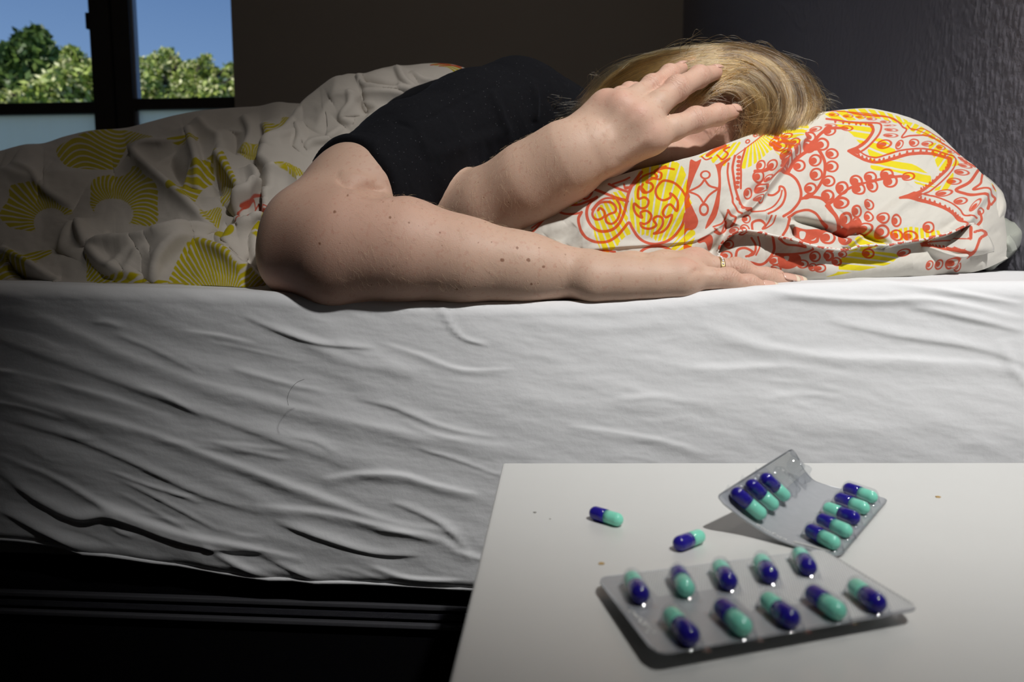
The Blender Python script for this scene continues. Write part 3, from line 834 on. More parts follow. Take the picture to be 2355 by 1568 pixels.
# under the lip the cloth falls away inwards
folds = [
    (R2([(300, 1120), (420, 1040), (520, 985), (640, 850), (740, 720), (840, 590), (930, 470), (1010, 370), (1080, 290)]), .0085, 26, 1, 7),
    (R2([(240, 1200), (330, 1100), (430, 1010), (520, 900), (640, 760), (760, 620), (860, 500)]), -.0070, 14),
    (R1([(720, 700), (1100, 668), (1500, 640), (1780, 617), (1950, 580), (2080, 500), (2250, 390), (2355, 330)]), .0034, 9, 1, 3.5),
    (R1([(1990, 780), (2120, 680), (2200, 560), (2300, 420)]), -.007, 12),
    (R1([(580, 660), (660, 580), (740, 480), (790, 420)]), .0030, 11, -1, 8),
    (R1([(480, 620), (560, 520), (640, 440)]), -.0024, 10),
    (R1([(720, 690), (790, 600), (850, 520)]), .0022, 10, -1, 7),
    (R1([(350, 560), (440, 470), (520, 400)]), .0018, 12),
    (R3([(330, 1130), (480, 980), (640, 860), (820, 740)]), .0034, 24, 1, 18),
    (R3([(300, 1060), (420, 930), (600, 800), (700, 720)]), -.0022, 20),
    (R3([(120, 960), (260, 820), (330, 690)]), .0020, 22),
    (R3([(1170, 1040), (1250, 900), (1330, 790), (1370, 690)]), .0030, 16, 1, 10),
    (R3([(900, 1130), (1040, 1060), (1180, 1000)]), -.0026, 14),
    (R3([(1030, 1100), (1150, 1030), (1290, 980)]), .0024, 12),
    (R3([(180, 1100), (330, 1130), (430, 1180), (520, 1220)]), -.0060, 8),
    (R3([(150, 1260), (240, 1170), (330, 1120)]), .0045, 9, 1, 6),
    (R2([(910, 1150), (920, 1200), (930, 1270)]), -.0045, 5),
    (R2([(900, 1095), (1100, 1130), (1260, 1180), (1460, 1250)]), -.0055, 7),
    (R2([(1310, 1200), (1480, 1250), (1560, 1230)]), -.0040, 8),
    (R2([(400, 1030), (560, 1040), (900, 1090)]), .0022, 12),
    (R2([(1200, 1180), (1500, 1000), (1651, 920)]), .0028, 22, 1, 16),
    (R3([(1040, 1400), (1090, 1330), (1200, 1290)]), .005, 10, -1, 7),
    (R3([(840, 1210), (940, 1280), (1040, 1310), (1150, 1310)]), .005, 9, 1, 6),
    (R3([(700, 90), (900, 280), (1100, 450)]), .002, 24),
]
ridges(PP, H, [(f[0], f[1] * (1.9 if f[0][0][0] > 1560 else .9)) + tuple(f[2:]) for f in folds])
H += (.0042 * fbm(U / 130 + 3, PP[:, 1] / 90, 2) + .0008 * fbm(U / 40, PP[:, 1] / 34 + U / 60, 3)) * sstep(0, .1, V)
Nn = grid_normals(Pp, nu, nv)
if Nn[:, 1].mean() > 0: Nn = -Nn
view = ray(U, py); view /= np.linalg.norm(view, axis=1)[:, None]
Nn = np.where((V < 1)[:, None], Nn - view * .8, Nn); Nn /= np.linalg.norm(Nn, axis=1)[:, None]
damp = np.where(V < 1, 1 - .8 * np.exp(-((V - 1) / .05) ** 2), .3)
Pp = Pp + Nn * (H * damp)[:, None]
Pp[:, 2] = np.maximum(Pp[:, 2], bedz((Pp - BO) @ E1, np.maximum((Pp - BO) @ E2, 0)) - .005)
Q = grid_quads(nu, nv)
# close the two ends and the underside with a flat cap strip
G = Pp.reshape(nu, nv, 3)
me = fast_mesh('pillowcase', Pp, Q)
pr = Print(PP)
L = lambda reg, pts, w, sc, **k: pr.line('red', reg(pts), w / sc, **k)
# ---- left third
pr.fan('yellow', R1([(380, 335), (500, 260), (600, 200), (740, 110), (765, 130), (680, 205), (560, 265), (420, 325)]), R1([(900, 700)])[0], 60, 1.6)
pr.fan('yellow', R1([(1020, 110), (1120, 55), (1205, 100), (1190, 240), (1200, 400), (1240, 540), (1150, 600), (1050, 695), (1010, 740), (900, 730), (830, 560), (808, 380), (850, 290), (940, 185), (1030, 160)]), R1([(560, -560)])[0], 112, 1.6, smooth=False, jag=4)
pr.fan('yellow', R1([(1200, 250), (1260, 60), (1310, -120), (1440, -250), (1620, -260), (1780, -150), (1835, 0), (1850, 150), (1880, 260), (1800, 300), (1785, 480), (1720, 560), (1620, 620), (1500, 610), (1400, 570), (1290, 520), (1215, 420)]), R1([(1330, 1150)])[0], 84, 1.6, jag=4)
pr.fan('yellow', R1([(1780, 480), (1885, 495), (1895, 560), (1850, 680), (1780, 745), (1540, 760), (1620, 670), (1700, 590)]), R1([(1200, 1100)])[0], 66, 1.6)
for pts, w in (([(840, 65), (950, 110), (1060, 150), (1180, 180)], 28), ([(1000, 20), (1090, 60), (1200, 95)], 26),
               ([(1340, -110), (1255, 0), (1203, 110), (1180, 220), (1150, 330), (1100, 430), (1030, 490), (930, 508), (850, 480), (790, 410), (765, 320), (780, 240), (820, 185), (872, 152)], 32),
               ([(872, 152), (780, 188), (700, 220), (620, 230), (540, 215)], 24), ([(440, 285), (530, 320), (620, 325), (712, 308)], 24),
               ([(712, 305), (680, 370), (690, 450), (730, 540), (800, 600), (900, 622), (1000, 608), (1090, 548), (1150, 480), (1207, 415), (1240, 470), (1290, 550), (1360, 610), (1450, 640), (1540, 632), (1640, 588), (1710, 520), (1762, 440), (1790, 330)], 30),
               ([(1080, 175), (1112, 230), (1115, 300), (1085, 385), (1030, 428), (975, 410), (966, 355), (1010, 322), (1060, 305), (1072, 260), (1040, 215), (980, 200), (900, 212), (845, 268), (825, 325), (850, 372), (900, 380), (950, 345), (948, 295), (905, 262), (885, 285)], 26),
               ([(1060, 165), (960, 165), (880, 210), (822, 280)], 22),
               ([(1380, 95), (1320, 40), (1300, 110), (1310, 165), (1370, 150), (1412, 190), (1390, 250), (1330, 262), (1265, 215), (1260, 270), (1290, 330), (1345, 362), (1330, 310), (1390, 290), (1440, 340), (1420, 400), (1370, 430), (1328, 418), (1345, 462), (1420, 480), (1490, 445), (1460, 385), (1500, 352), (1552, 372), (1555, 440), (1510, 505), (1468, 530), (1560, 508), (1622, 440), (1652, 340), (1590, 362), (1558, 312), (1590, 252), (1640, 230), (1702, 298), (1712, 200), (1680, 140), (1640, 108), (1640, 150), (1570, 182), (1508, 150), (1488, 80), (1520, 15), (1580, -25), (1680, 0), (1750, 60), (1800, 150)], 26),
               ([(1350, 15), (1332, 60), (1362, 100), (1422, 90), (1460, 48), (1440, 8), (1390, -8), (1440, -40), (1500, -60), (1470, -110), (1530, -150), (1590, -170)], 26),
               ([(850, 730), (900, 712), (980, 710), (1060, 722)], 24), ([(1310, 740), (1360, 695), (1440, 665), (1530, 662), (1620, 690), (1700, 745)], 28),
               ([(105, 545), (150, 548), (230, 500), (300, 420), (360, 350)], 22), ([(200, 480), (260, 440), (300, 400)], 14),
               ([(620, 190), (690, 170), (700, 130), (740, 100)], 24), ([(690, 150), (760, 165), (810, 120), (830, 70)], 24), ([(1155, 20), (1170, 60), (1210, 50), (1230, 20)], 22)):
    L(R1, pts, w, 4.529)
pr.fill('red', R1([(1812, 80), (1842, 140), (1832, 190), (1872, 280), (1925, 390), (1912, 460), (1868, 492), (1815, 500), (1790, 560), (1800, 640), (1792, 600), (1782, 640), (1786, 440), (1790, 330), (1780, 200), (1795, 110)]))
pr.fill('red', R1([(1780, 640), (1850, 660), (1905, 700), (1860, 765), (1790, 750)])); pr.fill('red', R1([(310, 600), (350, 575), (360, 600), (330, 612)])); pr.fill('red', R1([(1920, 600), (1990, 560), (2060, 540), (2090, 600), (2080, 690), (2040, 690), (2000, 620), (1940, 630)]))
pr.fill('red', R1([(1940, 760), (1980, 700), (2010, 720), (1990, 775)])); L(R1, [(2100, 510), (2160, 530), (2200, 480), (2220, 400)], 22, 4.529)
pr.fill('red', R0([(1058, 903), (1098, 915), (1136, 903), (1092, 1010), (1062, 1090), (1036, 1160), (1030, 1100), (1045, 1010)]))
pr.fill('red', R0([(1213, 900), (1240, 938), (1300, 905), (1345, 885), (1342, 905), (1282, 962), (1275, 1100), (1262, 1250), (1235, 1330), (1170, 1400), (1180, 1350), (1215, 1270), (1246, 1150), (1256, 1050), (1244, 965)]))
for pts, w in (([(1157, 1048), (1122, 1092), (1045, 1130)], 15), ([(1045, 1130), (1110, 1160), (1150, 1218)], 15), ([(1150, 1218), (1192, 1160), (1255, 1115)], 15), ([(1255, 1115), (1192, 1092), (1157, 1048)], 15)): L(R0, pts, w, 3.136)
pr.dot('red', R0([(1163, 1015)])[0], 12.5, 10.5, 0, .62, False); pr.dot('red', R0([(1154, 1262)])[0], 12, 15, 0, .58, False)
for pts, w in (([(440, 1140), (530, 1180), (610, 1200)], 16), ([(500, 1080), (580, 1050), (620, 1030)], 14), ([(590, 1100), (640, 1090), (720, 1020), (800, 990)], 14), ([(780, 1030), (840, 1040), (850, 1000), (820, 980), (880, 960), (940, 970)], 16), ([(1180, 870), (1240, 830), (1310, 800)], 26), ([(1250, 870), (1290, 900), (1330, 860), (1300, 830), (1340, 810)], 14), ([(1140, 880), (1170, 905), (1210, 890)], 12)): L(R0, pts, w, 3.136)
pr.fan('yellow', R0([(1120, 880), (1260, 815), (1420, 770), (1380, 850), (1330, 900), (1300, 950), (1260, 900), (1220, 930), (1190, 890)]), R0([(1600, 500)])[0], 80, 1.5)
# ---- middle
pr.fan('yellow', R2([(680, 260), (800, 200), (1000, 150), (1075, 215), (1040, 270), (1015, 330), (940, 345), (985, 390), (900, 470), (820, 530), (760, 480), (720, 440), (620, 520), (520, 590), (445, 612), (430, 560), (470, 420), (600, 320)]), R2([(540, 235)])[0], 40, 1.8)
for pts, w in (([(310, 560), (300, 650), (310, 750), (345, 880), (350, 940), (390, 1000), (430, 1040)], 20), ([(372, 490), (350, 600), (362, 740), (392, 860), (422, 930), (480, 990), (510, 1022)], 24),
               ([(472, 415), (432, 560), (426, 680), (426, 800)], 20), ([(372, 490), (400, 470), (470, 418), (560, 350), (690, 258), (860, 185), (960, 150), (1070, 128)], 11),
               ([(1430, 235), (1280, 232), (1200, 270), (1140, 340), (1160, 420), (1222, 540), (1222, 660), (1180, 760), (1100, 860), (1010, 895)], 30),
               ([(1140, 400), (1000, 480), (920, 560), (880, 640)], 30), ([(1010, 892), (1100, 880), (1200, 900), (1262, 960), (1300, 1040), (1362, 1175)], 30),
               ([(700, 730), (790, 660), (880, 650), (960, 710), (1000, 820), (985, 920), (920, 1010), (835, 1075)], 27), ([(690, 862), (742, 860), (790, 820), (800, 775), (838, 790), (852, 860), (822, 950), (760, 1010), (690, 1052)], 22),
               ([(520, 1030), (640, 1022), (740, 970), (800, 890), (820, 815)], 16), ([(880, 1082), (960, 1030), (1060, 1010), (1140, 1040), (1200, 1120), (1250, 1162)], 24),
               ([(520, 1205), (530, 1130), (600, 1110), (650, 1150), (622, 1190)], 24), ([(722, 1070), (690, 1130), (640, 1190)], 18), ([(762, 1070), (732, 1140), (660, 1190)], 14), ([(892, 1092), (870, 1180), (832, 1250)], 26),
               ([(380, 1475), (400, 1385), (470, 1362), (540, 1400), (505, 1440)], 24), ([(540, 1262), (572, 1340), (550, 1420), (480, 1442)], 22), ([(602, 1250), (612, 1340), (572, 1430)], 16),
               ([(732, 1260), (742, 1380), (692, 1470), (620, 1520), (520, 1500)], 26), ([(760, 1420), (900, 1420), (1040, 1400), (1110, 1368)], 22), ([(790, 1268), (860, 1320), (960, 1330), (1040, 1345)], 22),
               ([(560, 640), (600, 640), (660, 630), (720, 600)], 34), ([(760, 380), (840, 360), (880, 420), (860, 500)], 34), ([(300, 1010), (330, 1050), (380, 1080), (350, 1150)], 22), ([(170, 1160), (260, 1120), (300, 1020)], 18), ([(180, 1180), (240, 1220), (300, 1180), (300, 1120)], 18)): L(R2, pts, w, 4.1275)
for k in range(8): pr.dot('red', R2([(412 - 3 * k, 500 + 41 * k)])[0], 5.2, 4.2, 0, None, False)
for k in range(4): pr.dot('red', R2([(395 + 28 * k, 900 + 38 * k)])[0], 5, 4, 40, None, False)
for x, y, r in ((495, 350, 25), (567, 293, 23), (660, 250, 22), (765, 215, 26)): pr.dot('red', R2([(x, y)])[0], r / 4.1, r / 5, -25, .42, False)
for x, y, rx, ry, ro in ((780, 300, 48, 30, -40), (862, 312, 58, 36, -20), (742, 360, 62, 34, -40), (795, 412, 66, 58, 0), (615, 585, 44, 58, 20), (722, 585, 55, 48, -30), (592, 690, 60, 60, 0), (925, 405, 50, 54, 0), (840, 515, 55, 50, 0),
                         (500, 842, 48, 54, 30), (625, 800, 62, 58, 0), (587, 915, 48, 42, 0), (1085, 312, 58, 56, 0), (1268, 258, 62, 48, 0), (1138, 236, 62, 26, -10), (1282, 204, 62, 20, 0), (1432, 234, 62, 30, 0),
                         (1075, 405, 66, 58, 0), (1200, 382, 66, 64, 0), (955, 465, 46, 40, -20), (865, 572, 62, 56, 0), (985, 572, 62, 58, 0), (835, 612, 42, 34, 0), (1135, 530, 62, 58, 0), (1294, 470, 66, 52, 0), (1292, 590, 66, 56, 0),
                         (1145, 660, 64, 62, 0), (1262, 730, 64, 58, 0), (1090, 792, 62, 60, 0), (690, 700, 50, 30, -40), (1385, 800, 62, 64, 0), (1525, 730, 66, 60, 0), (1545, 812, 66, 62, 0), (1250, 866, 62, 56, 0), (1380, 950, 66, 60, 0), (1415, 1110, 62, 62, 0), (1520, 1032, 54, 52, 0),
                         (1110, 1268, 52, 48, 0), (1252, 1262, 76, 72, 0), (1402, 1275, 54, 60, 20), (475, 1095, 40, 44, 20), (450, 1190, 46, 46, 0), (362, 1200, 36, 42, 30),
                         (330, 1320, 44, 48, 0), (300, 1432, 56, 48, 0), (755, 1480, 60, 48, 0), (940, 1460, 56, 44, 0), (1130, 1440, 56, 58, 0), (1015, 1515, 60, 44, 0), (1350, 1490, 48, 46, 0), (1265, 1430, 58, 50, 0), (1180, 1555, 62, 42, 0), (760, 1560, 56, 40, 0), (1110, 1545, 44, 40, 0)):
    pr.dot('red', R2([(x, y)])[0], rx / 4.1275, ry / 4.1275, ro)
pr.fill('red', R2([(925, 1168), (1050, 1192), (1250, 1180), (1180, 1260), (1160, 1320), (1060, 1332), (985, 1290), (940, 1262)]), holes=[R2([(990, 1215), (1045, 1222), (1030, 1285), (995, 1280)]), R2([(1075, 1245), (1110, 1290), (1145, 1270), (1130, 1300), (1090, 1300)])])
pr.fill('red', R2([(790, 1432), (960, 1422), (1000, 1500), (900, 1560), (800, 1540)]), holes=[R2([(835, 1445), (885, 1442), (870, 1485)])])
pr.fill('red', R2([(1030, 430), (1070, 380), (1130, 340), (1180, 400), (1150, 440)]))
pr.fill('red', R2([(1010, 895), (1060, 845), (1110, 870), (1060, 905)])); pr.fill('red', R2([(1310, 1200), (1400, 1170), (1540, 1090), (1560, 1180), (1480, 1230), (1400, 1240)]))
# ---- right part
for pts, w in (([(0, 160), (100, 170), (250, 190), (400, 188), (458, 205), (455, 260), (420, 320), (350, 390), (288, 432)], 17), ([(372, 205), (392, 260), (342, 340), (270, 392), (190, 425)], 26),
               ([(190, 425), (260, 470), (350, 505), (450, 515), (560, 490), (700, 455), (850, 452), (1000, 488), (1042, 505), (1012, 580), (940, 650), (860, 720), (760, 790), (620, 825)], 25),
               ([(288, 432), (340, 462), (420, 476), (500, 460), (620, 428), (760, 413), (880, 423), (1000, 458), (1080, 482), (1080, 540), (1030, 620), (950, 700), (860, 772), (800, 802)], 14),
               ([(620, 825), (740, 842), (880, 872), (1000, 932), (1080, 992), (1112, 1032), (1160, 1052)], 28), ([(800, 802), (900, 815), (1020, 862), (1110, 932), (1150, 982), (1250, 1000)], 15),
               ([(180, 100), (280, 120), (400, 130), (520, 140), (600, 180), (640, 225), (672, 252), (630, 318), (700, 308), (820, 310), (930, 350), (1030, 402), (1120, 460)], 14), ([(0, 92), (100, 93), (250, 104), (420, 120), (560, 150), (632, 200)], 9),
               ([(1275, 590), (1200, 690), (1090, 752), (1180, 792), (1320, 812), (1362, 862), (1350, 912)], 26), ([(1312, 618), (1292, 700), (1230, 752), (1320, 750), (1380, 800), (1412, 832), (1380, 880)], 19),
               ([(0, 888), (60, 850), (130, 790), (200, 742), (330, 692), (450, 655), (600, 635), (690, 640)], 22), ([(0, 890), (50, 965), (100, 1065)], 24),
               ([(820, 1195), (960, 1172), (1100, 1168), (1218, 1172)], 14), ([(830, 1210), (950, 1240), (1080, 1258), (1198, 1278)], 26), ([(1160, 1060), (1165, 1130)], 18), ([(1215, 1070), (1210, 1170)], 26),
               ([(1230, 1120), (1300, 1095), (1345, 1125), (1290, 1160), (1270, 1210), (1240, 1270), (1165, 1320)], 26), ([(1290, 960), (1300, 1010), (1270, 1050)], 26), ([(1240, 1060), (1190, 1160)], 12),
               ([(680, 215), (720, 260), (800, 250), (900, 300), (990, 350)], 10), ([(700, 240), (790, 280), (900, 330)], 8), ([(950, 320), (960, 370), (1010, 385)], 9), ([(1110, 480), (1180, 520), (1250, 560)], 14)): L(R3, pts, w, 3.646)
pr.fill('red', R3([(184, 425), (262, 395), (300, 430), (268, 455)]), False); pr.fill('red', R3([(612, 826), (722, 782), (802, 800), (742, 842)]), False)
for c, n, off in ((R3([(60, 178), (250, 200), (372, 205), (392, 260), (342, 340), (270, 392)]), 17, 0), (R3([(260, 458), (350, 490), (450, 500), (560, 475), (700, 438), (850, 436), (990, 470), (1020, 520), (990, 590), (920, 660), (840, 720), (760, 775)]), 30, 0),
                  (R3([(760, 828), (880, 855), (1000, 915), (1080, 975), (1130, 1020)]), 12, 0), (R3([(850, 1205), (960, 1222), (1080, 1238), (1190, 1250)]), 12, 0)):
    cc = crom(c, 12); 
    for k in range(n): pr.dot('red', cc[int((k + .5) / n * (len(cc) - 1))], 2.7, 4.6, 0, None, False)
for x, y, rx, ry, ro in ((130, 740, 56, 56, 0), (250, 682, 58, 54, 0), (270, 752, 60, 58, 0), (375, 640, 58, 48, 0), (390, 712, 56, 56, 0), (513, 615, 58, 48, 0), (545, 672, 62, 56, 0), (690, 640, 55, 38, 0), (120, 872, 64, 60, 0), (15, 812, 54, 58, 0),
                         (360, 875, 52, 44, 0), (245, 947, 50, 48, 0), (357, 977, 42, 52, 0), (155, 1010, 58, 52, 0), (252, 1035, 44, 48, 0), (465, 1003, 54, 52, 0), (580, 1020, 46, 54, 0), (460, 1112, 64, 56, 0), (580, 1142, 56, 52, 0), (690, 1147, 62, 48, 0), (840, 1077, 50, 50, 0), (150, 1172, 48, 52, 0), (322, 1082, 62, 50, 0),
                         (372, 1280, 56, 48, 0), (665, 1275, 62, 34, -20), (100, 1355, 46, 42, 0), (30, 1302, 52, 50, 0), (155, 1288, 40, 30, 0), (865, 1168, 40, 20, 0),
                         (485, 375, 66, 38, -8), (540, 300, 66, 20, 0), (545, 250, 60, 16, 5), (535, 212, 52, 9, 0), (498, 181, 46, 14, 0), (383, 156, 46, 14, 0), (290, 143, 46, 13, 0), (185, 134, 46, 16, 0), (65, 123, 46, 16, 0), (610, 380, 30, 46, 35), (730, 365, 44, 34, 0), (840, 375, 50, 22, 0), (955, 405, 42, 20, 10), (1045, 437, 38, 16, 0),
                         (1165, 553, 66, 20, 10), (1135, 609, 70, 25, 5), (1075, 680, 66, 28, 0), (985, 782, 82, 32, -12), (1120, 853, 66, 33, -12), (1225, 900, 70, 24, -50), (1282, 943, 40, 30, -30), (870, 1385, 30, 46, 30), (950, 1380, 34, 50, 30), (1040, 1370, 36, 56, 25), (1100, 1400, 30, 44, 25), (1150, 500, 40, 16, 30), (1180, 530, 30, 12, 30)):
    pr.dot('red', R3([(x, y)])[0], rx / 3.646, ry / 3.646, ro)
for pts, c, n in (([(0, 112), (120, 88), (330, 73), (560, 118), (700, 190), (620, 200), (420, 150), (200, 172), (0, 150)], (900, 700), 90), ([(70, 188), (380, 200), (372, 280), (300, 370), (200, 285)], (-900, 100), 130), ([(355, 400), (440, 325), (570, 415), (560, 450), (440, 470), (390, 520), (360, 450)], (-500, 60), 100),
                  ([(388, 532), (560, 490), (700, 520), (860, 622), (885, 690), (940, 735), (760, 715), (700, 640), (560, 592), (400, 580)], (-800, 300), 130), ([(850, 385), (950, 380), (1080, 480), (1112, 545), (1020, 570), (950, 600), (900, 490)], (1500, -200), 80), ([(985, 700), (1060, 615), (1045, 745), (930, 760), (858, 772)], (700, 1200), 60),
                  ([(1378, 655), (1442, 722), (1408, 770)], (1000, 900), 50), ([(640, 190), (760, 210), (1000, 385), (900, 350), (700, 265)], (400, 700), 70), ([(150, 1258), (240, 1162), (330, 1118), (420, 1150), (500, 1222), (380, 1238)], (-300, 900), 60), ([(520, 1115), (680, 1072), (760, 1078), (870, 1100), (930, 1110), (900, 1172), (700, 1182), (600, 1180)], (700, 2400), 190),
                  ([(100, 1440), (130, 1335), (300, 1250), (420, 1262), (610, 1292), (545, 1372), (400, 1412), (200, 1450), (0, 1482)], (1500, 1500), 130)):
    pr.fan('yellow', R3(pts), R3([c])[0], n, 1.7)
# the same print goes on over the back where the photograph does not look
for k in range(70):
    x, y = rng.uniform(1120, 2300), rng.uniform(60, 235)
    cy_ = np.interp(x, ux, crest.reshape(nu, nv)[:, 0]); yy = cy_ - 12 - rng.uniform(0, 140)
    pr.dot('red', (x, yy), 13, 9, rng.uniform(-40, 40))
pr.store(me, ('yellow', 'red'))
pillow = tag(empty('pillow', Vector(Pp[nv * (nu // 2)])), 'cream pillow printed with red ornaments and yellow fans under the head', 'pillow')
def prel(o, root=None):
    root = root or pillow
    o.parent = root; o.matrix_parent_inverse = Matrix.Translation(root.location).inverted(); return o
prel(add_obj('pillowcase', me, m_pillow))
# stitched hem of the case: a thin rolled edge with red and white stitches
tree_ = Pp.reshape(-1, 3)
kk = near_mask(PP, hem_c, 3)
hp = []
for c in hem_c[::2]:
    j = kk[np.argmin(((PP[kk] - (c + np.array([0, -1.5]))) ** 2).sum(1))]
    hp.append(tree_[j] + Nn[j] * .0006)
hp = np.array(hp); hp[1:-1] = (hp[:-2] + hp[1:-1] * 2 + hp[2:]) / 4
V_, Q_ = tube(crom(hp, 3), .0011, 6)
m_hem, nt, b = new_mat('stitched_hem')
nz = tex_noise(nt, 260, 1)
nt.links.new(mix(nt, maprange(nt, nz, .5, .54), (0.72, 0.69, 0.63), (0.55, 0.09, 0.05)), b.inputs['Base Color'])
prel(add_obj('hem', mesh_from('hem', V_, Q_), m_hem))
# white inner lining turned out at the end of the case
def sheet_patch(name, rows, m, parent=None, n=6, thick=.0012, wob=0):
    """cloth through rows of survey points (px, py, Y)"""
    rr_ = [crom([W(*p) for p in r], n) for r in rows]
    cc = np.stack([crom([r[k] for r in rr_], n) for k in range(len(rr_[0]))], 1)
    a, b_ = cc.shape[:2]
    o = add_obj(name, fast_mesh(name, cc.reshape(-1, 3), grid_quads(a, b_)), m, None)
    s_ = o.modifiers.new('thick', 'SOLIDIFY'); s_.thickness = thick; s_.offset = 0
    return prel(o, parent) if parent else o
sheet_patch('case_corner', [
    [(2226, 519, .640), (2238, 516, .634), (2254, 523, .636), (2266, 536, .645)],
    [(2200, 545, .634), (2228, 545, .624), (2256, 545, .626), (2276, 549, .640)],
    [(2150, 570, .632), (2200, 574, .618), (2250, 572, .618), (2284, 566, .634)],
    [(2140, 578, .640), (2180, 590, .626), (2236, 588, .622), (2285, 579, .634)]], m_pillow, pillow)
_cm = bpy.data.objects['case_corner'].data
_co = np.empty(len(_cm.vertices) * 3, np.float32); _cm.vertices.foreach_get('co', _co)
_cx, _cy = survey(_co.reshape(-1, 3).astype(float)); _pc = Print(np.stack([_cx, _cy], 1))
_pc.line('red', R3([(820, 1195), (960, 1172), (1100, 1168), (1218, 1172)]), 4); _pc.line('red', R3([(850, 1215), (950, 1240), (1080, 1258), (1198, 1278)]), 7)
_pc.line('red', R3([(1345, 1125), (1290, 1160), (1270, 1210), (1240, 1270), (1165, 1320)]), 7); _pc.line('red', R3([(1215, 1070), (1210, 1170)]), 7); _pc.line('red', R3([(1240, 1110), (1300, 1095), (1345, 1125)]), 6)
for _k in range(7): _pc.dot('red', R3([(900 + 44 * _k, 1222 + 6 * _k)])[0], 2.7, 5, 0, None, False)
_pc.store(_cm, ('yellow', 'red'))
sheet_patch('case_lining', [
    [(2262, 402, .735), (2280, 470, .69), (2270, 530, .665), (2262, 575, .66)],
    [(2284, 420, .735), (2298, 470, .69), (2280, 530, .668), (2268, 585, .665)],
    [(2306, 446, .74), (2312, 478, .70), (2290, 525, .68), (2282, 560, .675)],
    [(2308, 470, .80), (2308, 500, .78), (2300, 540, .76), (2290, 580, .74)]], m_pillow, pillow)
fattr(bpy.data.objects['case_lining'].data, 'yellow', np.full(len(bpy.data.objects['case_lining'].data.vertices), 30.0))
fattr(bpy.data.objects['case_lining'].data, 'red', np.full(len(bpy.data.objects['case_lining'].data.vertices), 30.0))
# second pillow behind: its plain crumpled end sticks out to the right
pil2 = tag(empty('pillow', W(2300, 610, .76)), 'plain pale grey-green pillow end crumpled behind the printed pillow by the wall', 'pillow')
sheet_patch('pillow_end', [
    [(2215, 500, .80), (2300, 500, .79), (2325, 510, .79), (2349, 520, .80), (2352, 560, .82)],
    [(2230, 530, .76), (2290, 545, .735), (2322, 545, .75), (2350, 535, .78), (2352, 570, .82)],
    [(2220, 580, .72), (2280, 560, .70), (2310, 542, .71), (2335, 562, .745), (2346, 575, .82)],
    [(2215, 600, .705), (2255, 590, .69), (2300, 585, .695), (2318, 582, .73), (2330, 590, .82)],
    [(2218, 612, .70), (2250, 612, .68), (2275, 618, .69), (2290, 612, .73), (2300, 605, .82)],
    [(2220, 616, .74), (2250, 622, .73), (2270, 622, .74), (2285, 618, .77), (2290, 612, .84)]], m_plain, pil2)
sheet_patch('turned_back_corner', [
    [(2296, 550, .700), (2312, 545, .694), (2322, 541, .700)],
    [(2298, 562, .694), (2318, 560, .684), (2332, 556, .696)],
    [(2316, 580, .700), (2326, 580, .692), (2338, 574, .702)]], m_plain, pil2)
